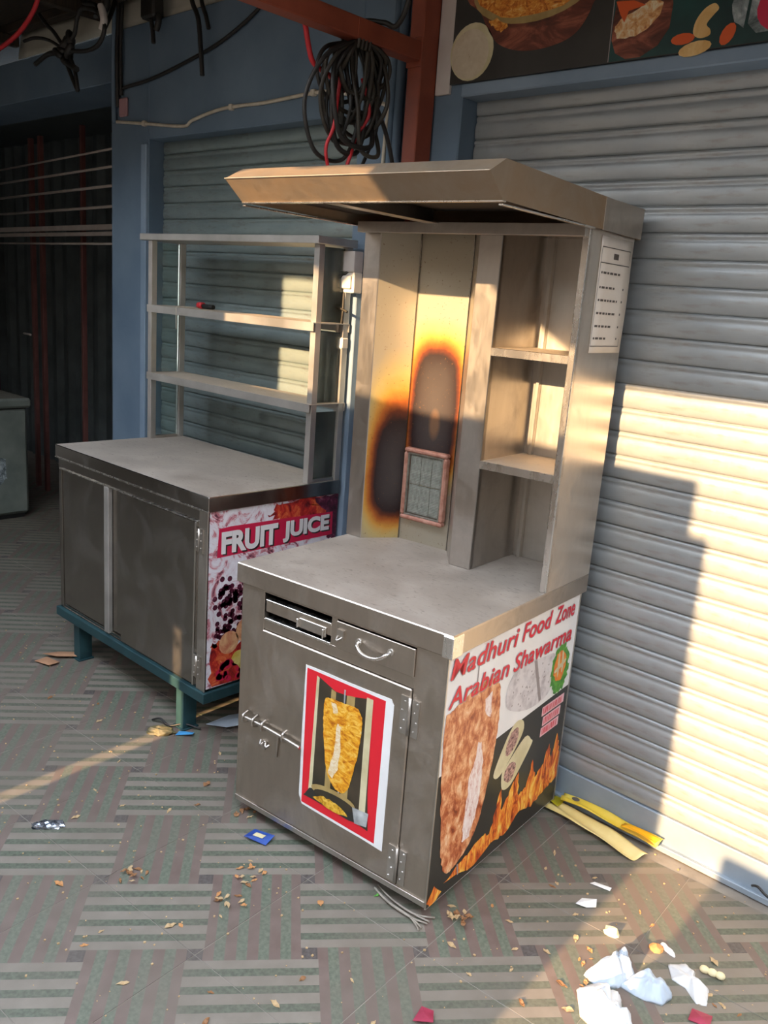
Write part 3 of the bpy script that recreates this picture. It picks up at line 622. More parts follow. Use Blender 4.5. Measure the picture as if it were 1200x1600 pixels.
boxes('panel_seam', [(.1425, .1455, .6235, .630, Z0, Z1)], 'steel_dark', S, 0); boxes('panel_seam', [(.3445, .3475, .626, .634, Z0, Z1)], 'steel_dark', S, 0)
boxes('middle_post', [(.437, .516, .507, .527, Z0, Z1), (.512, .516, .507, D, Z0, Z1)], 'steel', S, .002)
boxes('back_panel', [(0, W - .01, D - .012, D - .008, Z0, Z1), (.540, .552, D - .030, D - .012, Z0, Z1)], 'steel_white', S, .001)
sp = boxes('side_panel', [(W - .006, W - .001, .494, D, Z0, Z1 + .02)], 'steel_side', S, .001)
boxes('right_post', [(.772, W - .001, .490, .510, Z0, Z1)], 'steel_bright', S, .002)
for zt in (1.543, 1.201):
    sf = boxes('shelf', [(.516, .773, .507, D - .012, zt - .004, zt), (.516, .773, .503, .507, zt - .024, zt)], ['steel_bright', 'dust_shelf'], S, .001); topmat(sf)
# infrared burner
bu = boxes('burner', [(.158, .332, .600, .628, .930, .945), (.158, .332, .600, .628, 1.163, 1.178), (.158, .172, .600, .628, .945, 1.163), (.318, .332, .600, .628, .945, 1.163)], 'rust_pink', S, .005)
boxes('inner_rim', [(.172, .318, .606, .612, .945, .951), (.172, .318, .606, .612, 1.157, 1.163), (.172, .177, .606, .612, .951, 1.157), (.311, .318, .606, .612, .951, 1.157)], 'mesh', bu, .001)
cb_ = bmesh.new(); box(cb_, 0, .0435, 0, .008, 0, .0985); bmesh.ops.bevel(cb_, geom=cb_.edges[:], offset=.0012, segments=1, affect='EDGES')
cme = bpy.data.meshes.new('ceramic_plate'); cb_.to_mesh(cme); cb_.free(); cme.materials.append(M['ceramic'])
for i in range(3):
    for j in range(2):
        o = bpy.data.objects.new('ceramic_plate', cme); o.location = (.1775 + i * .0447, .616 + random.uniform(0, .002), .953 + j * .1015); link(o, bu)
bm = bmesh.new()
for k in range(28): x = .174 + k * .0053; box(bm, x, x + .0009, .6075, .6084, .948, 1.160)
for k in range(40): z = .949 + k * .0053; box(bm, .173, .317, .6084, .6092, z, z + .0009)
done('wire_mesh', bm, 'mesh', bu)['kind'] = 'stuff'
# canopy
cu0, cu1 = -.034, .806
bm = bmesh.new()
def cv(u_, v_, z_): return bm.verts.new((u_, v_, z_))
N_, B_, T_, TB, BB = (-.060, 1.944), (.006, 1.891), (.004, 1.978), (.80, 1.962), (.80, 1.880)
l = [cv(cu0, *q) for q in (N_, B_, BB, TB, T_)]; r = [cv(cu1, *q) for q in (N_, B_, BB, TB, T_)]
bm.faces.new(l); bm.faces.new(r[::-1]); bm.faces.new((l[0], r[0], r[1], l[1])); bm.faces.new((l[4], r[4], r[0], l[0])); bm.faces.new((l[3], r[3], r[4], l[4])); bm.faces.new((l[2], r[2], r[3], l[3]))
bmesh.ops.recalc_face_normals(bm, faces=bm.faces[:])
cn = done('canopy', bm, 'steel_greasy', S); md = cn.modifiers.new('sheet', 'SOLIDIFY'); md.thickness = .003; md.offset = -1
boxes('fascia_fold', [(cu0, cu1, .004, .020, 1.888, 1.8915)], 'steel_bright', cn, .0005)
prism('nose_fold', [(-.0615, 1.9455), (-.0625, 1.9435), (-.0605, 1.9425), (-.0585, 1.9445)], 'x', cu0, cu1, 'steel_greasy', cn)
boxes('side_fold', [(cu1 - .012, cu1 + .0008, .008, .49, 1.8805, 1.8845)], 'steel_bright', cn, .0005); boxes('side_fold', [(cu0, cu0 + .012, .008, .50, 1.8805, 1.8845)], 'steel_bright', cn, .0005)
boxes('rib', [(.268, .312, .006, .50, 1.887, 1.890), (.268, .271, .006, .50, 1.887, 1.93)], 'steel', cn, .0005)
boxes('dark_liner', [(.312, cu1 - .006, .02, .49, 1.925, 1.928), (cu0 + .006, .268, .02, .49, 1.915, 1.918)], ['liner_dark'], cn, 0)  # near-black brown sheets closing both bays under the canopy
boxes('rear_beam', [(0, W - .006, .470, .500, 1.860, 1.892)], 'steel', cn, .001)
boxes('side_cap', [(cu1 - .001, cu1 + .002, .535, .80, 1.882, 1.966)], 'steel_front', cn, .0008)
boxes('tower_ceiling', [(0, W - .008, .50, D - .012, 1.878, 1.881)], 'steel_dark', S, 0)

# taped price list on the tower side
bm = bmesh.new(); nr = 10; R = []
for i in range(nr + 1):
    tt = i / nr; z = 1.553 + .319 * tt
    R.append([bm.verts.new((W + .0006 + .004 * math.sin(math.pi * tt) * (k / 4) ** 2, .566 + .212 * k / 4 + .004 * (1 - tt), z)) for k in range(5)])
for i in range(nr):
    for k in range(4): bm.faces.new((R[i][k], R[i][k + 1], R[i + 1][k + 1], R[i + 1][k])).smooth = True
pl = done('price_list', bm, 'paper'); pl.location = O; pl.rotation_euler = (0, 0, TH)
md = pl.modifiers.new('t', 'SOLIDIFY'); md.thickness = .0006; md.offset = -1
tag(pl, 'laminated paper price list taped to the side of the shawarma stall', 'price list')
pp = lambda p, l_: (W + .0009 + .0042 * math.sin(math.pi * min(1, max(0, (p[1] - 1.553) / .319))) * max(0, (p[0] - .566) / .212) ** 2 + l_, p[0], p[1])
ln = [[(.574, 1.842), (.764, 1.842), (.764, 1.8445), (.574, 1.8445)], [(.574, 1.800), (.764, 1.800), (.764, 1.8025), (.574, 1.8025)], [(.572, 1.571), (.764, 1.571), (.764, 1.573), (.572, 1.573)], [(.572, 1.571), (.574, 1.571), (.576, 1.844), (.574, 1.844)], [(.762, 1.571), (.764, 1.571), (.766, 1.844), (.764, 1.844)]]
flat('ruled_lines', ln, 'ink', pl, pp, .0004)
wd = [[(.655, 1.814), (.688, 1.814), (.688, 1.830), (.655, 1.830)]]
for k, z in enumerate((1.775, 1.735, 1.700, 1.664, 1.628, 1.594)):
    x = .585
    end = (.70, .69, .71, .70, .68, .66)[k]
    while x < end:
        w_ = random.uniform(.008, .022); wd.append([(x, z - .003), (x + w_, z - .003), (x + w_, z + .003), (x, z + .003)]); x += w_ + .006
    if k > 0: wd.append([(.738, z - .003), (.745, z - .003), (.745, z + .003), (.738, z + .003)])
flat('printed_words', wd, 'ink', pl, pp, .0004)

# ================================================================== JUICE COUNTER
JX, JY = -2.037, -.764; JW, JD, JH = 1.122, .628, .95
J = empty('juice_counter', (JX, JY, 0), 0, 'dark stainless steel juice counter with glass shelf rack and fruit juice banner', 'counter')
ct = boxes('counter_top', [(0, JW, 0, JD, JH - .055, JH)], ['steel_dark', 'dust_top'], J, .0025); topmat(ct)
boxes('top_edge', [(-.001, JW + .001, -.002, .004, JH - .056, JH - .050)], 'steel_bright', ct, .0005)
b0 = .212; jf = .010
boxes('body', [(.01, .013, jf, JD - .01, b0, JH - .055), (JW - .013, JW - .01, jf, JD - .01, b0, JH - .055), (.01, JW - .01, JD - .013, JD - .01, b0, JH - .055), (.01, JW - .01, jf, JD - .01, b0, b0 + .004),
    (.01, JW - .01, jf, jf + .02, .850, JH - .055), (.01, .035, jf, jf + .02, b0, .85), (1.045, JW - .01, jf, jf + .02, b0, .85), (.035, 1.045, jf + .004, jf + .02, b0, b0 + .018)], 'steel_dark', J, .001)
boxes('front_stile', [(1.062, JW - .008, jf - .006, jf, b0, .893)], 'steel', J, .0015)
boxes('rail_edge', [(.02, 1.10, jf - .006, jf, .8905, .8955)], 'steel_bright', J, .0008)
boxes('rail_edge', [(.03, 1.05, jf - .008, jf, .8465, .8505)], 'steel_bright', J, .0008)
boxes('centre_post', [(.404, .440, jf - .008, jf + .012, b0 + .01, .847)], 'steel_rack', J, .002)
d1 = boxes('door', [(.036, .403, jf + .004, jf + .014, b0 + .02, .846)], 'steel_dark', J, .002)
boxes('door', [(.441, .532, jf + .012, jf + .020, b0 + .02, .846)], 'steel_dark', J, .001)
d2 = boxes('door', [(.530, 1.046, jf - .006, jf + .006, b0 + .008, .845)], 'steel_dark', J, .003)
boxes('door_edge', [(1.040, 1.048, jf - .010, jf + .004, b0 + .008, .845)], 'steel', d2, .001)
for z0 in (.742, .26):
    hb = bmesh.new(); box(hb, 1.050, 1.066, jf - .011, jf - .006, z0, z0 + .085); box(hb, 1.070, 1.092, jf - .011, jf - .006, z0, z0 + .085); cyl(hb, (1.068, jf - .010, z0), .005, .085, 'z', 8)
    for k in range(3): cyl(hb, (1.058, jf - .013, z0 + .015 + .027 * k), .003, .003, 'y', 6); cyl(hb, (1.081, jf - .013, z0 + .015 + .027 * k), .003, .003, 'y', 6)
    done('hinge', hb, 'steel', J)
# teal angle-iron stand
st = boxes('stand_frame', [(-.005, JW + .004, -.006, .034, .172, .212), (-.005, JW + .004, JD - .034, JD, .172, .212), (-.005, .034, .034, JD - .034, .172, .212), (JW - .034, JW + .004, .034, JD - .034, .172, .212)], 'teal', J, .002)
for (u_, v_) in ((.12, .012), (.925, .012), (.12, JD - .08), (.925, JD - .08)):
    lg = boxes('leg', [(u_, u_ + .05, v_, v_ + .006, .0, .172), (u_ + .044, u_ + .05, v_ + .006, v_ + .06, .0, .172)], 'teal', J, .001)
    boxes('foot', [(u_ - .01, u_ + .06, v_ - .008, v_ + .065, 0, .006)], 'teal', lg, .001)
# banner
jb = boxes('juice_banner', [(JW - .010, JW - .008, .013, JD - .006, .222, JH - .056)], 'fruit_splash', J, 0); tag(jb, 'printed fruit banner reading FRUIT JUICE on the counter side')
pj = lambda p, l_: (JW - .0078 + l_, p[0], p[1])
flat('top_fruit', [rough_poly([(.27, .85), (.33, .893), (.62, .893), (.62, .83), (.45, .80), (.33, .815)], 5, .012)], 'fruit_red', jb, pj, 0)
flat('dark_edge', [rough_poly([(.50, .893), (.62, .893), (.62, .70), (.575, .72), (.56, .83)], 4, .008)], 'fruit_dark', jb, pj, e)
gp = []
for k in range(70): gp.append(oval(random.gauss(.13, .05), random.gauss(.56, .045), .011, .011, 0, 8))
for k in range(45): gp.append(oval(random.gauss(.10, .04), random.gauss(.43, .03), .010, .010, 0, 8))
gp = [q for q in gp if all(.03 < x < .60 and .23 < z < .7 for x, z in q)]
flat('grapes', gp, 'fruit_dark', jb, pj, e)
flat('bottom_fruit', [rough_poly([(.03, .225), (.60, .225), (.60, .36), (.30, .40), (.14, .37), (.06, .40), (.03, .39)], 5, .012)], 'fruit_red', jb, pj, e)
flat('peaches', [oval(.11, .385, .045, .045, 0, 16), oval(.19, .42, .05, .05, 0, 16), oval(.30, .40, .06, .05, 0, 16)], 'fruit_peach', jb, pj, 2 * e)
flat('bananas', [rough_poly([(.12, .32), (.15, .345), (.19, .34), (.23, .30), (.21, .265), (.17, .262), (.15, .285)], 3, .003), rough_poly([(.24, .34), (.34, .36), (.40, .33), (.33, .31)], 3, .003)], 'fruit_banana', jb, pj, 3 * e)
bp = [oval(random.uniform(.05, .2), random.uniform(.235, .31), .012, .012, 0, 8) for k in range(40)]
flat('berries', [q for q in bp if all(x > .03 and z > .224 for x, z in q)], 'fruit_crimson', jb, pj, 2 * e)
flat('red_band', [[(.052, .828), (.10, .832), (.602, .822), (.604, .728), (.046, .722)]], 'fruit_crimson', jb, pj, 2 * e)
for wrd, v0, v1 in (('FRUIT', .063, .322), ('JUICE', .347, .585)):
    text('word_shadow', wrd, v0 + .007, v1 + .007, .726, .808, pj, 3 * e, 'print_black', jb, .05)
    text('word', wrd, v0, v1, .732, .815, pj, 4 * e, 'print_white', jb, .05)
# rack
p = .028
for (u_, v_) in ((.006, .445), (.006, JD - .032), (1.090, .455), (1.090, JD - .032)):
    boxes('rack_post', [(u_, u_ + p, v_, v_ + p, JH, 1.832)], 'steel_rack', J, .0015)
ts = boxes('rack_top', [(-.045, JW + .012, .432, JD + .004, 1.832, 1.860)], ['steel_rack', 'dust_shelf'], J, .002); topmat(ts)
for zt in (1.556, 1.256):
    sf = boxes('rack_shelf', [(.004, JW, .442, JD - .002, zt - .004, zt), (.004, JW, .440, .444, zt - .032, zt), (.004, JW, JD - .006, JD - .002, zt - .032, zt)], ['steel_rack', 'dust_shelf'], J, .0008); topmat(sf)
for u_ in (.017, 1.102):
    for z0, z1 in ((JH + .012, 1.222), (1.258, 1.522), (1.558, 1.826)):
        boxes('glass_pane', [(u_, u_ + .004, .474, JD - .033, z0, z1)], 'glass', J, 0)
    boxes('pane_rail', [(u_ - .008, u_ + .012, .474, JD - .033, JH, JH + .012)], 'steel', J, .001)
# a red and black torch-like thing left on the middle shelf, with its string
tr = empty('indicator_lamp', (-1.79, -.20, 1.5562), 0, 'small red capped black lamp lying on the middle rack shelf', 'lamp')
bm = bmesh.new(); cyl(bm, (.012, 0, .011), .010, .075, 'x', 10); done('barrel', bm, 'black', tr)
bm = bmesh.new(); cyl(bm, (-.022, 0, .014), .014, .034, 'x', 12); done('cap', bm, 'wire_red', tr)
tube('lead', [(.0, -.02, .004), (.004, -.125, .003), (.006, -.134, -.02), (.008, -.134, -.09)], .0015, 'wire_white', tr)

# ================================================================== WALL FITTINGS AND WIRES
bn = boxes('food_banner', [(PM1 - .048, 2.6, -.104, -.094, 2.362, 2.90)], 'print_black', None, 0)
tag(bn, 'dark printed food banner with copper bowls above the grey shutter', 'banner')
pw_ = lambda q, l_: (q[0], -.1045 - l_, q[1])
flat('teal_field', [[(.040, 2.364), (2.58, 2.364), (2.58, 2.895), (.032, 2.895)]], 'teal_print', bn, pw_, 0)
flat('sauce_bowl', [[q for q in oval(-.466, 2.452, .088, .086, -.2, 26)]], 'print_cream', bn, pw_, e)
flat('sauce', [oval(-.472, 2.446, .076, .074, -.2, 26)], 'yogurt', bn, pw_, 2 * e)
bowl = [(-.475, 2.62), (-.44, 2.56), (-.40, 2.50), (-.36, 2.462), (-.30, 2.438), (-.232, 2.428), (-.16, 2.432), (-.10, 2.446), (-.06, 2.475), (-.03, 2.53), (-.01, 2.62)]
flat('rice_bowl', [soft(bowl)], 'copper', bn, pw_, e)
flat('rice_bowl_rim', [oval(-.245, 2.62, .232, .112, 0, 30)], 'print_tan', bn, pw_, 2 * e)
flat('rice', [oval(-.245, 2.626, .220, .100, 0, 30, jit=.05)], 'rice', bn, pw_, 3 * e)
flat('spilled_rice', [rough_poly([(-.41, 2.540), (-.37, 2.535), (-.325, 2.505), (-.35, 2.498), (-.39, 2.515)], 4, .005)], 'rice', bn, pw_, 3 * e)
flat('curry_bowl', [[(.042, 2.47), (.044, 2.42), (.060, 2.385), (.095, 2.366), (.14, 2.366), (.19, 2.390), (.218, 2.43), (.220, 2.49), (.20, 2.55), (.05, 2.55)]], 'copper', bn, pw_, e)
flat('curry', [rough_poly([(.047, 2.455), (.058, 2.425), (.10, 2.420), (.15, 2.435), (.185, 2.465), (.190, 2.50), (.15, 2.505), (.10, 2.485), (.07, 2.475)], 3, .003)], 'curry', bn, pw_, 2 * e)
flat('carrot_garnish', [[(.045, 2.52), (.062, 2.485), (.078, 2.462), (.088, 2.49), (.14, 2.498), (.10, 2.515)], oval(.262, 2.396, .034, .0145, 0, 12), oval(.386, 2.392, .018, .028, -.5, 12)], 'carrot', bn, pw_, 3 * e)
flat('cashews', [soft([(.290, 2.405), (.310, 2.392), (.336, 2.396), (.336, 2.410), (.324, 2.424), (.340, 2.444), (.352, 2.458), (.338, 2.472), (.312, 2.462), (.292, 2.435)]), oval(.300, 2.368, .046, .018, .12, 14)], 'cashew', bn, pw_, 2 * e)
flat('tumblers', [rough_poly([(.385, 2.46), (.40, 2.52), (.43, 2.52), (.425, 2.40), (.40, 2.42)], 2, .002), [(.435, 2.41), (.46, 2.385), (.56, 2.385), (.58, 2.55), (.44, 2.55)]], 'glass_print', bn, pw_, 2 * e)
flat('red_drink', [oval(.52, 2.44, .066, .058, 0, 18)], 'fruit_crimson', bn, pw_, 3 * e)
flat('banner_seam', [[(.039, 2.364), (.042, 2.364), (.034, 2.895), (.031, 2.895)]], 'print_grey', bn, pw_, e)
tag(boxes('white_board', [(PM1 - .112, PM1 - .049, -.103, -.09, 2.335, 2.90)], 'white_board', None, .002), 'narrow white board fixed to the pillar beside the food banner', 'board')
bm = bmesh.new(); box(bm, -2.655, -2.585, -.106, -.09, 2.425, 2.510); bx_ = done('junction_cover', bm, 'pink_plate', None, .006); tag(bx_, 'faded pink junction box cover on the blue pillar', 'junction box')

# switch board on the pillar edge
sw = empty('switch_board', (-.925, -.1255, 1.46), 0, 'cream electric switch board on the blue pillar beside the juice rack', 'switch board')
boxes('back_box', [(-.03, .05, -.045, -.001, .21, .285)], 'plastic_white', sw, .003); boxes('cover', [(-.03, .05, -.05, -.001, .285, .36)], 'white_board', sw, .003)
boxes('socket', [(-.018, .04, -.056, -.045, .225, .272)], 'plastic_white', sw, .003); boxes('plug', [(-.05, .01, -.05, -.012, .0, .045)], 'plastic_white', sw, .006)
tube('flex', [(.04, -.03, .30), (-.01, -.055, .265), (-.045, -.055, .20), (-.035, -.055, .165), (.03, -.05, .14)], .005, 'wire_olive', sw)
tube('flex', [(-.025, -.045, .23), (-.022, -.05, .15), (-.018, -.05, .08), (-.03, -.04, .03)], .006, 'wire_white', sw)
tube('flex', [(.0, -.045, .21), (.006, -.05, .14), (.0, -.05, .09)], .004, 'wire_olive', sw)
tag(boxes('conduit_strip', [(-.938, -.902, -.125, -.0905, .0, 1.67)], 'blue_trim', None, .003), 'pale blue flat conduit strip on the pillar edge beside the juice rack', 'conduit')

WW = [(-2.721, 2.41), (-2.433, 2.38), (-2.111, 2.346), (-2.037, 2.365), (-1.847, 2.392), (-1.69, 2.396), (-1.521, 2.394), (-1.231, 2.403), (-1.123, 2.395), (-.984, 2.369), (-.85, 2.33), (-.827, 2.317), (-.833, 2.25), (-.838, 2.10)]
ww = tag(tube('white_cable', [(x, -.098, z) for x, z in WW], .0075, 'wire_white'), 'dusty white cable clipped along the blue wall above the shutter', 'cable')
for x, z in ((-2.43, 2.38), (-1.75, 2.395), (-1.231, 2.403)): boxes('clip', [(x - .012, x + .012, -.109, -.09, z - .012, z + .012)], 'wire_white', ww, .003)
tag(tube('black_cable', [(x, -.10, z) for x, z in [(-2.66, 2.54), (-2.60, 2.554), (-2.352, 2.57), (-2.045, 2.616), (-1.814, 2.663), (-1.604, 2.739), (-1.50, 2.81)]], .008, 'wire_black'), 'black cable sagging in a curve across the upper blue wall', 'cable')
tag(tube('loose_cable', [(-1.99, -.15, 2.93), (-1.979, -.15, 2.825), (-1.93, -.15, 2.745), (-1.906, -.15, 2.618), (-1.893, -.15, 2.522)], .010, 'wire_black'), 'longer black cable end hanging down from the roof', 'cable')
tag(tube('loose_cable', [(-1.92, -.15, 2.93), (-1.909, -.15, 2.815), (-1.875, -.15, 2.749), (-1.854, -.15, 2.698)], .009, 'wire_black'), 'short black cable end hanging beside the longer one', 'cable')
boxes_c = [(-2.66, 2.47, 2.93, .011), (-2.63, 2.52, 2.93, .009), (-2.695, 2.40, 2.93, .013)]
for i, (x, z0, z1, r_) in enumerate(boxes_c):
    tag(tube('riser_cable', [(x, -.105, z0), (x + .003, -.11, (z0 + z1) / 2), (x + .01, -.105, z1)], r_, 'wire_black' if i < 2 else 'blue_wall'), ['thin black riser cable at the top of the left pillar', 'thinnest black riser cable beside the pillar corner', 'blue painted riser pipe at the left pillar corner'][i], 'cable')
# tangle of taped wire joints, upper left
tg = empty('wire_tangle', (-2.817, -.30, 2.70), 0, 'black tangle of taped wire joints hanging under the thatch at upper left', 'wires')
bm = bmesh.new()
for k in range(9):
    q = Matrix.Translation((random.gauss(0, .03), random.gauss(0, .02), random.gauss(0, .025))) @ Matrix.Rotation(random.random() * 3, 4, 'Y') @ Matrix.Diagonal((1.6, .8, .7, 1))
    bmesh.ops.create_icosphere(bm, subdivisions=2, radius=.028, matrix=q)
done('taped_joint', bm, 'wire_black', tg, 0, True)
for pts, r_ in (([(.02, 0, .02), (.10, 0, .05), (.14, 0, .13), (.20, 0, .15), (.33, 0, .11), (.38, 0, .04), (.32, 0, -.02), (.20, 0, -.03), (.05, 0, -.01)], .010), ([(.03, 0, 0), (.10, 0, -.10), (.125, 0, -.17), (.10, .01, -.18), (.02, 0, -.06)], .010), ([(.12, 0, -.10), (.03, 0, -.06)], .016),
                ([(0, 0, 0), (-.15, 0, .06), (-.30, 0, .09), (-.42, 0, .09)], .008), ([(0, 0, .01), (-.10, 0, .09), (-.17, 0, .13), (-.25, 0, .19)], .009), ([(0, 0, -.02), (-.15, 0, .0), (-.30, 0, -.03)], .012), ([(.38, 0, .04), (.33, .06, .12), (.30, .1, .19)], .011), ([(.30, 0, .10), (.22, .05, .17), (.10, .05, .20)], .010)):
    tube('wire', pts, r_, 'wire_black', tg)
tube('wire', [(.33, 0, .10), (.36, .02, .14), (.36, .02, .20)], .018, 'wire_black', tg)
tube('tape', [(.355, 0, .04), (.375, 0, .08), (.35, 0, .14)], .017, 'white_board', tg)
tk = empty('roof_bracket', (-2.30, -.14, 2.80), 0, 'black bracket with hanging cable stubs under the roof edge', 'bracket')
boxes('plate', [(-.06, .05, -.03, .03, .0, .14)], 'wire_black', tk, .01)
tube('stub', [(-.02, 0, .02), (0, 0, -.04), (.01, 0, -.10)], .010, 'wire_black', tk); tube('stub', [(.03, 0, .03), (.05, 0, -.01), (.03, 0, -.05)], .014, 'wire_black', tk)
tag(tube('red_cable', [(-2.40, -.6, 2.92), (-2.445, -.6, 2.789), (-2.539, -.6, 2.716), (-2.699, -.6, 2.661), (-2.95, -.6, 2.63), (-3.3, -.6, 2.66)], .010, 'wire_red'), 'red cable sagging under the thatch at the upper left corner', 'cable')
tag(tube('feed_cable', [(-.50, -.35, 2.75), (-.528, -.35, 2.556), (-.573, -.35, 2.483), (-.62, -.36, 2.495), (-.68, -.40, 2.495), (-.70, -.43, 2.44)], .008, 'wire_black'), 'dark cable dropping over the red beam to the coil', 'cable')
tag(tube('red_lead', [(-.70, -.70, 2.56), (-.70, -.66, 2.499), (-.70, -.619, 2.45), (-.70, -.597, 2.386), (-.70, -.578, 2.346), (-.70, -.545, 2.33), (-.70, -.50, 2.318), (-.69, -.45, 2.28)], .008, 'wire_red'), 'red wire hanging beside the red beam into the coil', 'wire')
# the big coil
co = empty('cable_coil', (-.66, -.44, 2.43), 0, 'large tangled coil of dark cables hung on the red beam', 'cable coil')
loops = [(-.185, .02, -.36), (-.12, .09, -.30), (-.11, .13, -.21), (-.085, .06, -.33), (-.07, .12, -.16), (-.04, .13, -.27), (-.02, .10, -.20), (-.11, .02, -.25), (-.06, .14, -.13), (-.13, .03, -.18), (.0, .13, -.33), (-.03, .05, -.29), (-.10, .11, -.31), (-.05, .07, -.23), (.02, .10, -.25), (-.09, -.02, -.30)]
for k, (a_, b_, c_) in enumerate(loops):
    xo = random.uniform(-.035, .035); xx = random.uniform(-.03, .03); rr = random.uniform(.0055, .0085)
    tube('cable_loop', [(xo, -.01, -.005), (xo * .9, a_ * .72 - .008, c_ * .22), (xx, a_, c_ * .58), (xx, a_ * .75 + b_ * .2, c_ * .95), (xx + .01, a_ * .2 + b_ * .75, c_ * .97), (-xx, b_, c_ * .62), (-xo, b_ * .8 + .01, c_ * .2), (-xo * .8, .03, -.002)], rr, ['wire_black', 'wire_olive', 'wire_olive'][k % 3], co)
for k in range(4): tube('binding', [(.034, -.02 + k * .016, -.03), (.036, -.02 + k * .016, .03), (0, -.02 + k * .016, .063), (-.036, -.02 + k * .016, .03), (-.034, -.02 + k * .016, -.03)], .006, 'wire_olive', co)
tube('red_wire', [(.0, .04, -.10), (.02, .06, -.20), (.0, .03, -.27), (.01, .0, -.33), (.0, -.02, -.40)], .006, 'wire_red', co)
tube('red_wire', [(.0, -.05, -.06), (.0, -.06, -.16), (.01, -.08, -.26), (.0, -.10, -.33), (.0, -.08, -.40)], .0055, 'wire_red', co)
tube('tail', [(0, .05, -.05), (.0, .10, -.15), (.0, .15, -.22), (.0, .18, -.27), (.0, .21, -.34)], .007, 'wire_black', co)
tube('tail', [(0, .10, -.12), (.0, .12, -.22), (.0, .09, -.30), (.0, .05, -.38)], .006, 'wire_black', co)

# ================================================================== DARK PASSAGE
gt = empty('bar_gate', (-2.8, .30, 0), math.radians(-6.5), 'dim steel gate of horizontal bars in the dark passage left of the pillar', 'gate')
for z, r_ in ((2.41, .007), (2.31, .008), (2.20, .009), (2.08, .009), (1.86, .007)):
    tube('bar', [(-3.6, 0, z), (-.1, 0, z + .002)], r_, 'bar', gt, 8, 0)
boxes('rail', [(-3.6, -.1, -.012, .012, 1.945, 1.978)], 'bar', gt, .002); boxes('rail', [(-3.6, -.1, -.002, .018, 1.91, 1.935)], 'bar', gt, .002)
for x in (-2.33, -2.13): boxes('gate_post', [(x - .022, x + .022, .02, .05, .0, 2.6)], 'gate_red', gt, .002)
for x in (-3.3, -1.35): boxes('gate_post', [(x - .015, x + .015, .02, .05, .0, 2.6)], 'gate_red', gt, .002)
tube('slide_bolt', [(-2.45, -.01, 1.19), (-2.30, -.01, 1.19)], .008, 'bar', gt, 8, 0)
fz = empty('chest_freezer', (-4.7, -.45, 0), 0, 'old grey chest freezer with peeling paint in the dark at far left', 'freezer')
boxes('body', [(-.45, .45, -.58, .58, .03, .76)], 'freezer', fz, .02); boxes('plinth', [(-.43, .43, -.55, .55, 0, .03)], 'black', fz, .003)
lid = boxes('lid', [(-.47, .47, -.60, .60, .765, .83)], ['freezer', 'freezer_top'], fz, .015); topmat(lid)
boxes('gasket', [(-.445, .445, -.575, .575, .758, .766)], 'rubber', fz, .002)
flat('peeled_paint', [rough_poly([(.05, .42), (.30, .43), (.42, .44), (.42, .30), (.36, .20), (.30, .27), (.26, .36), (.05, .33)], 4, .02)], 'frost', fz, lambda q, l_: (.4505 + l_, q[0], q[1]), .0004)
boxes('handle', [(.47, .49, -.1, .1, .775, .80)], 'bar', fz, .004)
sk = tag(boxes('sack', [(-3.45, -3.05, .50, .85, .0, .5)], 'leaf_b', None, .08), 'brown sack slumped in the dark passage behind the juice counter', 'sack')

# ================================================================== LITTER
def crumple(name, loc, sx, sy, sz, rz, seed, mat, label, cat, sub=3, amp=.35, freq=2.2):
    bm = bmesh.new(); bmesh.ops.create_icosphere(bm, subdivisions=sub, radius=1)
    off = Vector((seed * 3.7, seed * 1.3, seed * 2.1))
    for v in bm.verts:
        d = 1 + amp * noise.noise(v.co * freq + off) + amp * .5 * abs(noise.noise(v.co * freq * 2.7 + off))
        f = v.co * d; f.z = abs(f.z) if f.z > 0 else f.z * .1
        fold = 1 + .5 * noise.noise(Vector((f.x * 2.5, f.y * 2.5, seed)))
        v.co = Vector((f.x * sx, f.y * sy, max(0, f.z * sz * fold)))
    o = done(name, bm, mat); o.location = loc; o.rotation_euler = (0, 0, rz)
    return tag(o, label, cat)
def scrap(name, loc, pts, h, rz, mat, label, cat, group=None):
    """a thin creased piece lying on the floor"""
    bm = bmesh.new(); n = len(pts); cx = sum(q[0] for q in pts) / n; cy = sum(q[1] for q in pts) / n
    T_ = [bm.verts.new((x, y, .0015 + h * (.15 + .85 * random.random()))) for x, y in pts]; B_ = [bm.verts.new((v.co.x, v.co.y, max(0, v.co.z - .0015))) for v in T_]
    ct_ = bm.verts.new((cx, cy, h * .8 + .002)); cb2 = bm.verts.new((cx, cy, h * .8))
    for i in range(n):
        j = (i + 1) % n; bm.faces.new((T_[i], T_[j], ct_)); bm.faces.new((B_[j], B_[i], cb2)); bm.faces.new((T_[j], T_[i], B_[i], B_[j]))
    bmesh.ops.recalc_face_normals(bm, faces=bm.faces[:])
    o = done(name, bm, mat); o.location = loc; o.rotation_euler = (0, 0, rz); return tag(o, label, cat, group)
def sheet(name, corners, mat, z, amp, seed, parent=None, nx=14, ny=6, th=.0012):
    bm = bmesh.new(); R = []; c = [Vector((q[0], q[1], 0)) for q in corners]
    for i in range(nx + 1):
        s_ = i / nx; row = []
        for j in range(ny + 1):
            t_ = j / ny; P = (c[0] * (1 - s_) + c[1] * s_) * (1 - t_) + (c[3] * (1 - s_) + c[2] * s_) * t_
            k = noise.noise(Vector((P.x * 9 + seed, P.y * 9, seed)))
            row.append(bm.verts.new((P.x, P.y, z + amp * (.5 + .5 * k) + amp * .4 * math.sin(t_ * 6 + s_ * 3))))
        R.append(row)
    for i in range(nx):
        for j in range(ny): bm.faces.new((R[i][j], R[i + 1][j], R[i + 1][j + 1], R[i][j + 1])).smooth = True
    bmesh.ops.recalc_face_normals(bm, faces=bm.faces[:])
    o = done(name, bm, mat, parent)
    md = o.modifiers.new('t', 'SOLIDIFY'); md.thickness = th; return o
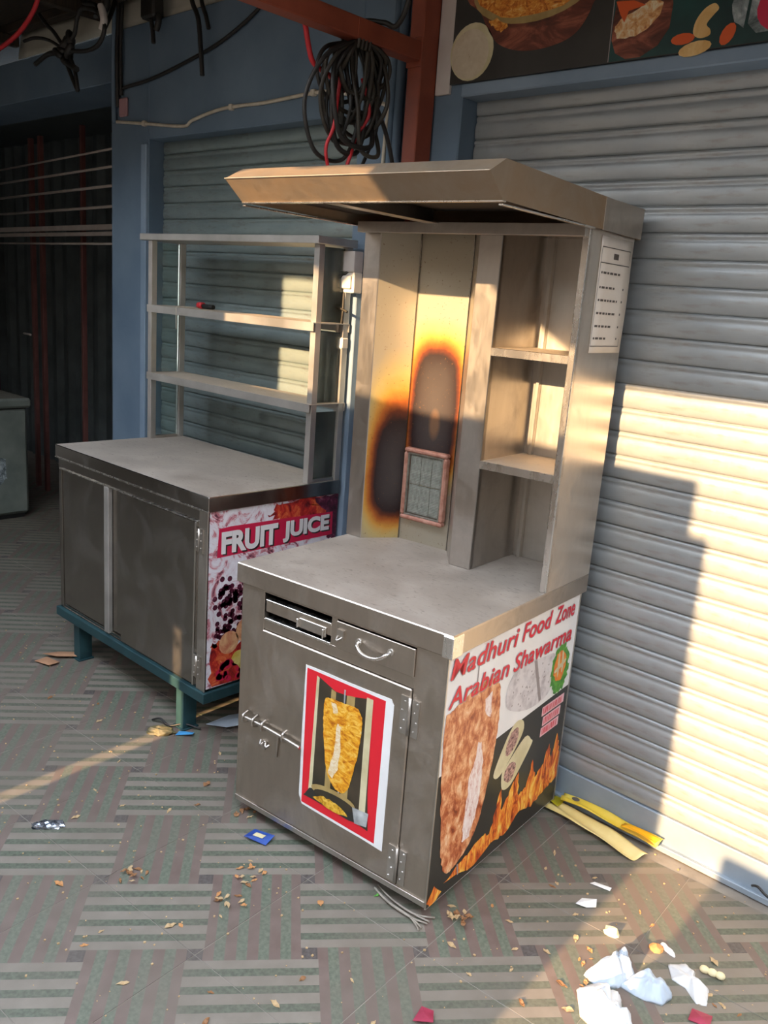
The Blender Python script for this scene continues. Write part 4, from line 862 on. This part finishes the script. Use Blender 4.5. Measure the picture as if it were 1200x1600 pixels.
yb = empty('yellow_banner', (.33, -.07, 0), 0, 'folded yellow vinyl banner lying along the foot of the grey shutter', 'banner')
cc = lambda lst: [(x - .33, y + .07) for x, y in lst]
sheet('lower_fold', cc([(.155, -.115), (.500, -.150), (.530, -.085), (.165, -.045)]), 'yellow_pale', .004, .020, 3, yb, 24, 8)
sheet('upper_fold', cc([(.190, -.068), (.535, -.070), (.548, -.022), (.175, -.018)]), 'yellow', .026, .022, 8, yb, 24, 8)
sheet('olive_end', cc([(.135, -.075), (.19, -.085), (.19, -.02), (.150, -.02)]), 'yellow_olive', .012, .010, 5, yb, 6, 4)
sheet('orange_end', cc([(.42, -.074), (.535, -.074), (.548, -.045), (.42, -.045)]), 'yellow_deep', .050, .010, 5, yb, 8, 4)
flat('printed_emblem', [oval(.235 - .33, .025, .014, .012, 0, 14)], 'ink', yb, lambda q, l_: (q[0], q[1], .049 + l_), 0)
def film(name, loc, pts, h, rz, seed, mat, label, cat, n=5, folds=3):
    """soft crumpled film: the outline is filled with a fine grid of rings and pushed up into folds"""
    bm = bmesh.new(); m = len(pts); outer = []
    for i in range(m):
        a_, b_ = Vector((*pts[i], 0)), Vector((*pts[(i + 1) % m], 0))
        for k in range(4): outer.append(a_.lerp(b_, k / 4))
    c_ = sum(outer, Vector()) / len(outer); rings = []
    for j in range(n):
        t_ = 1 - j / n; row = []
        for q in outer:
            P = c_.lerp(q, t_); hh = h * (1 - t_ ** 2.2) + h * .55 * noise.noise(P * (folds * 14) + Vector((seed, seed * .7, 0))) * (1 - t_ ** 4) + h * .5 * abs(noise.noise(P * 40 + Vector((seed, 0, 3))))
            row.append(bm.verts.new((P.x, P.y, max(.0006, hh))))
        rings.append(row)
    top_ = bm.verts.new((c_.x, c_.y, h * (1 + .3 * noise.noise(Vector((seed, 1, 1)))))); M_ = len(outer)
    for j in range(n - 1):
        for i in range(M_): bm.faces.new((rings[j][i], rings[j][(i + 1) % M_], rings[j + 1][(i + 1) % M_], rings[j + 1][i]))
    for i in range(M_): bm.faces.new((rings[-1][i], rings[-1][(i + 1) % M_], top_))
    base = [bm.verts.new((v.co.x, v.co.y, 0)) for v in rings[0]]
    for i in range(M_): bm.faces.new((base[i], base[(i + 1) % M_], rings[0][(i + 1) % M_], rings[0][i]))
    bm.faces.new(base[::-1]); bmesh.ops.recalc_face_normals(bm, faces=bm.faces[:])
    bmesh.ops.subdivide_edges(bm, edges=[e_ for e_ in bm.edges if all(v.co.z > .0005 for v in e_.verts)], cuts=1, smooth=.6)
    for v in bm.verts: v.co.z = max(0, v.co.z)
    o = done(name, bm, mat, None, 0, False); o.location = loc; o.rotation_euler = (0, 0, rz)
    for p_ in o.data.polygons: p_.use_smooth = True
    return tag(o, label, cat)
# outlines in floor coordinates around each piece
film('plastic_bag', (.776, -.722, 0), [(-.112, -.015), (-.085, .035), (-.03, .048), (-.005, .02), (.02, -.02), (.085, -.05), (.11, -.10), (.04, -.11), (-.06, -.085)], .046, .0, 2, 'bag_white', 'bright white crumpled bag in the sun at the bottom edge', 'plastic bag')
film('plastic_bag', (.716, -.606, 0), [(-.065, -.075), (-.05, -.01), (-.028, .055), (.0, .062), (.012, .03), (.030, .022), (.028, -.03), (.012, -.06), (-.03, -.085)], .050, .0, 5, 'bag_blue', 'bluish white bag standing up in a peak between the others', 'plastic bag')
film('plastic_bag', (.785, -.592, 0), [(-.05, -.055), (-.048, .0), (-.02, .035), (.018, .038), (.042, .040), (.062, .010), (.055, -.03), (.01, -.05)], .040, .0, 9, 'bag_blue', 'bluish white bag twisted like a knot beside the paper', 'plastic bag')
film('paper_scrap', (.838, -.492, 0), [(-.050, .012), (-.022, .052), (.012, .042), (.022, .018), (.062, .012), (.080, -.045), (.058, -.058), (.018, -.030), (-.02, -.028)], .018, .0, 13, 'bag_white', 'flat white torn paper right of the plastic bags', 'paper')
scrap('paper_scrap', (.511, -.433, 0), [(-.03, -.012), (-.01, .018), (.03, .008), (.028, -.012), (0, -.02)], .016, .6, 'bit_white', 'small white scrap between shutter and plastic bags', 'paper')
scrap('paper_scrap', (.50, -.33, 0), [(-.03, -.006), (.03, -.01), (.032, .004), (-.02, .01)], .006, .3, 'bit_white', 'pale grey flat scrap nearest the yellow banner', 'paper')
crumple('food_scrap', (.622, -.484, 0), .022, .015, .016, .2, 4, 'bit_cream', 'cream yellow scrap lit by the sun above the bags', 'scrap', 2)
crumple('orange_peel', (.735, -.445, 0), .020, .016, .014, .3, 6, 'leaf_c', 'orange brown peel beside a white stub', 'peel', 2)
crumple('paper_stub', (.760, -.425, 0), .028, .009, .010, -.35, 7, 'bit_white', 'white rolled stub beside the orange peel', 'stub', 2, .2)
st_ = empty('corn_stub', (.884, -.425, 0), .25, 'pale knobbly stub at the right of the white paper', 'stub')
for k in range(3):
    bm = bmesh.new(); bmesh.ops.create_icosphere(bm, subdivisions=2, radius=.013, matrix=Matrix.Translation(((k - 1) * .02, 0, .011)) @ Matrix.Diagonal((1, .8, .8, 1))); done('segment', bm, 'bit_cream', st_, 0, True)
scrap('wrapper', (.923, -.59, 0), [(-.025, -.02), (.025, -.02), (.028, .018), (-.02, .02)], .01, .3, 'maroon', 'dull red square wrapper at the lower right edge', 'wrapper')
scrap('wrapper', (.462, -1.098, 0), [(-.022, -.02), (.026, -.014), (.02, .022), (-.01, .024)], .014, .5, 'maroon', 'maroon folded wrapper at the bottom edge left of the bags', 'wrapper')
bs_ = scrap('sachet', (-.344, -.953, 0), [(-.042, -.022), (.036, -.030), (.044, .018), (-.03, .030)], .010, .45, 'blue_wrap', 'dark blue sachet on the floor left of the shawarma stall', 'sachet')
flat('sachet_print', [[(-.02, -.008), (.015, -.012), (.02, .006), (-.014, .010)]], 'print_cream', bs_, lambda q, l_: (q[0], q[1], .0115 + l_), 0)
scrap('sachet', (-1.03, -.765, 0), [(-.03, -.018), (.035, -.012), (.03, .018), (-.028, .016)], .014, .6, 'sky_wrap', 'sky blue wrapper beside the sunlit stripe under the juice counter', 'wrapper')
crumple('carry_bag', (-1.105, -.82, 0), .05, .035, .018, .7, 12, 'olive_bag', 'crumpled olive bag at the sunlit stripe by the counter leg', 'plastic bag', 3)
scrap('paper_sheet', (-.985, -.575, 0), [(-.10, -.03), (-.02, -.05), (.07, -.045), (.11, .02), (.05, .07), (-.02, .035)], .03, .85, 'bag_blue', 'crumpled white paper between the juice counter and the stall', 'paper')
crumple('foil_scrap', (-.816, -1.407, 0), .050, .022, .014, .9, 14, 'foil', 'silver foil scrap lying alone on the left floor', 'foil', 3)
scrap('cardboard_scrap', (-1.955, -.775, 0), [(-.09, -.03), (-.02, -.045), (.10, -.02), (.08, .025), (-.03, .03)], .018, .75, 'cardboard', 'torn brown cardboard under the left end of the juice counter', 'cardboard')
scrap('cardboard_scrap', (-1.93, -.87, 0), [(-.05, -.025), (.04, -.03), (.05, .02), (-.03, .025)], .014, .3, 'cardboard', 'smaller torn brown cardboard piece nearer the left edge', 'cardboard')
# curled black strip on the sun stripe
tag(tube('plastic_strip', [(-1.20, -.80, .004), (-1.16, -.79, .022), (-1.12, -.775, .004), (-1.07, -.74, .02), (-1.02, -.70, .006)], .004, 'wire_black'), 'thin dark curled strip by the juice counter leg', 'strip')
tw = empty('dry_twig', (.16, -.855, 0), .02, 'grey dry twig by the front corner of the shawarma stall', 'twig')
for k in range(5):
    y0 = random.uniform(-.012, .012); tube('stem', [(-.10, y0 + .012, .006), (-.03, y0 - .008, .010), (.05, y0 - .006, .008), (.10, y0 + random.uniform(-.03, .03), .006)], .0028, 'twig', tw, 5, 4)

lm = []
for k in range(4):
    bm = bmesh.new(); n = 6; ws = [0, .35, .5, .42, .22, 0]; mid = []; L_ = []; R_ = []
    for i in range(n):
        x = (i / (n - 1) - .5); z = .16 * math.sin(i * 1.1 + k) ** 2 + .02
        wv = ws[i] * (.7 + .15 * k)
        mid.append(bm.verts.new((x, .03 * math.sin(i + k), z))); L_.append(bm.verts.new((x, wv * .6, z + .12 * wv + .05 * math.sin(3 * i + k)))); R_.append(bm.verts.new((x, -wv * .6, z + .16 * wv)))
    for i in range(n - 1):
        for q in ((mid[i], mid[i + 1], L_[i + 1], L_[i]), (R_[i], R_[i + 1], mid[i + 1], mid[i])):
            bm.faces.new(q)
    bmesh.ops.remove_doubles(bm, verts=bm.verts[:], dist=1e-5)
    me = bpy.data.meshes.new('leaf'); 
    geo_ = bmesh.ops.solidify(bm, geom=bm.faces[:], thickness=.02)
    mz = min(v.co.z for v in bm.verts)
    for v in bm.verts: v.co.z -= mz
    bm.to_mesh(me); bm.free(); lm.append(me)
lmesh = {}
def leaf(x, y, s, mat, label, group, z=0):
    k = random.randrange(4)
    if (k, mat) not in lmesh:
        me = lm[k].copy(); me.materials.clear(); me.materials.append(M[mat]); lmesh[(k, mat)] = me
    o = bpy.data.objects.new('dry_leaf', lmesh[(k, mat)]); o.location = (x, y, z); o.rotation_euler = (0, 0, random.uniform(0, 6.28)); o.scale = (s, s * random.uniform(.6, 1), s * random.uniform(.5, 1)); link(o)
    tag(o, label, 'leaf', group); return o
def cluster(cx, cy, n, sp, smin, smax, mats, label, group, zz=0):
    for k in range(n):
        leaf(cx + random.gauss(0, sp), cy + random.gauss(0, sp), random.uniform(smin, smax), random.choice(mats), label, group, random.uniform(0, zz))
cluster(.295, -.765, 15, .022, .02, .034, ['leaf_a', 'leaf_b', 'leaf_b'], 'dry brown leaf heaped at the front corner of the shawarma stall', 'leaves at the stall corner', .014)
cluster(-.219, -1.088, 12, .028, .016, .03, ['leaf_b', 'leaf_a', 'leaf_c'], 'brown leaf scrap in the heap left of the stall', 'leaf heap left of the stall', .008)
cluster(-.163, -1.205, 12, .026, .016, .028, ['leaf_b', 'leaf_c', 'leaf_a'], 'orange brown leaf scrap in the heap nearer the camera', 'nearer leaf heap left of the stall', .008)
cluster(-.46, -1.335, 12, .026, .016, .03, ['leaf_b', 'leaf_b', 'leaf_a'], 'dark brown leaf scrap in the heap beside the tile joint', 'leaf heap in the left floor', .008)
cluster(.66, -.64, 16, .032, .014, .028, ['leaf_c', 'leaf_c', 'leaf_a'], 'orange leaf scrap in the sun beside the plastic bags', 'leaves beside the bags')
cluster(.93, -.49, 7, .022, .010, .018, ['leaf_a', 'leaf_b'], 'small tan scrap at the right of the plastic bags', 'scraps right of the bags')
cluster(-.475, -.905, 5, .022, .02, .035, ['leaf_a', 'leaf_b'], 'tan leaf beside the left castor of the stall', 'leaves by the left castor')
leaf(.085, -.865, .028, 'leaf_g', 'single green leaf by the front edge of the stall', None)
spots = [(-.66, -1.1), (-.76, -1.16), (-.2, -1.36), (-.17, -1.34), (.02, -1.02), (.16, -1.22), (.19, -1.31), (.24, -1.14), (.33, -.62), (.40, -.66), (.42, -.42), (.35, -.38), (.37, -.43), (.50, -.52), (.55, -.60), (.62, -.74), (.50, -.80), (.44, -.92), (.58, -.86), (.68, -.82), (.36, -.86), (.30, -.30), (.46, -.28), (-.9, -1.2), (-1.0, -1.06), (-1.3, -.95), (-1.45, -.9), (-1.2, -.62), (-.84, -.75), (-.7, -.9), (-.62, -1.0), (-.30, -1.52), (-.26, -1.56), (-.12, -1.58), (.05, -1.43), (.12, -1.5), (.30, -1.30), (.38, -1.18), (-.55, -1.50), (-.8, -1.33), (-1.6, -1.0), (.62, -.33), (.70, -.37), (.80, -.62), (.98, -.50), (.86, -.36), (.52, -.69), (.47, -.74)]
marks = {'the dark blue sachet': (-.344, -.953), 'the silver foil scrap': (-.816, -1.407), 'the sky blue wrapper': (-1.03, -.765), 'the plastic bags': (.75, -.65), 'the yellow banner': (.35, -.1), 'the dry twig': (.16, -.855), 'the maroon wrapper': (.462, -1.098), 'the torn cardboard': (-1.95, -.8), 'the small white scrap': (.511, -.433), 'the pale knobbly stub': (.884, -.425)}
cname = {'leaf_a': 'tan', 'leaf_b': 'brown', 'leaf_c': 'orange'}; todo = {}
for (x, y) in spots:
    mk = random.choice(['leaf_a', 'leaf_a', 'leaf_c', 'leaf_b']); x += random.gauss(0, .012); y += random.gauss(0, .012)
    o = leaf(x, y, random.uniform(.016, .036), mk, 'x', 'leaves scattered over the floor')
    dd, nm = min((math.hypot(x - p_[0], y - p_[1]), n_) for n_, p_ in marks.items())
    todo.setdefault((nm, cname[mk]), []).append((dd, o))
for (nm, cn_), lst in todo.items():
    lst.sort(key=lambda q: q[0])
    for k, (dd, o) in enumerate(lst): o['label'] = 'stray %s leaf lying %s %s' % (cn_, ['nearest', 'second nearest', 'third nearest', 'fourth nearest', 'fifth nearest', 'sixth nearest', 'seventh nearest', 'eighth nearest', 'ninth nearest', 'tenth nearest'][min(k, 9)], nm)
# grit: uncountable
bm = bmesh.new()
for k in range(900):
    x = random.uniform(-2.4, 1.1); y = random.uniform(-1.75, -.03); s = random.uniform(.0012, .004)
    if (-2.1 < x < -.85 and y > -.8) or (-.72 < x < .3 and y > -1.0 + .1 * (x + .5)): continue
    q = Matrix.Translation((x, y, s * .4)) @ Matrix.Rotation(random.random() * 6, 4, 'Z') @ Matrix.Diagonal((s, s * .8, s * .5, 1))
    bmesh.ops.create_cube(bm, size=1.6, matrix=q)
tag(done('grit', bm, 'leaf_a'), 'fine grit and crumbs scattered over the floor tiles', 'grit', kind='stuff')
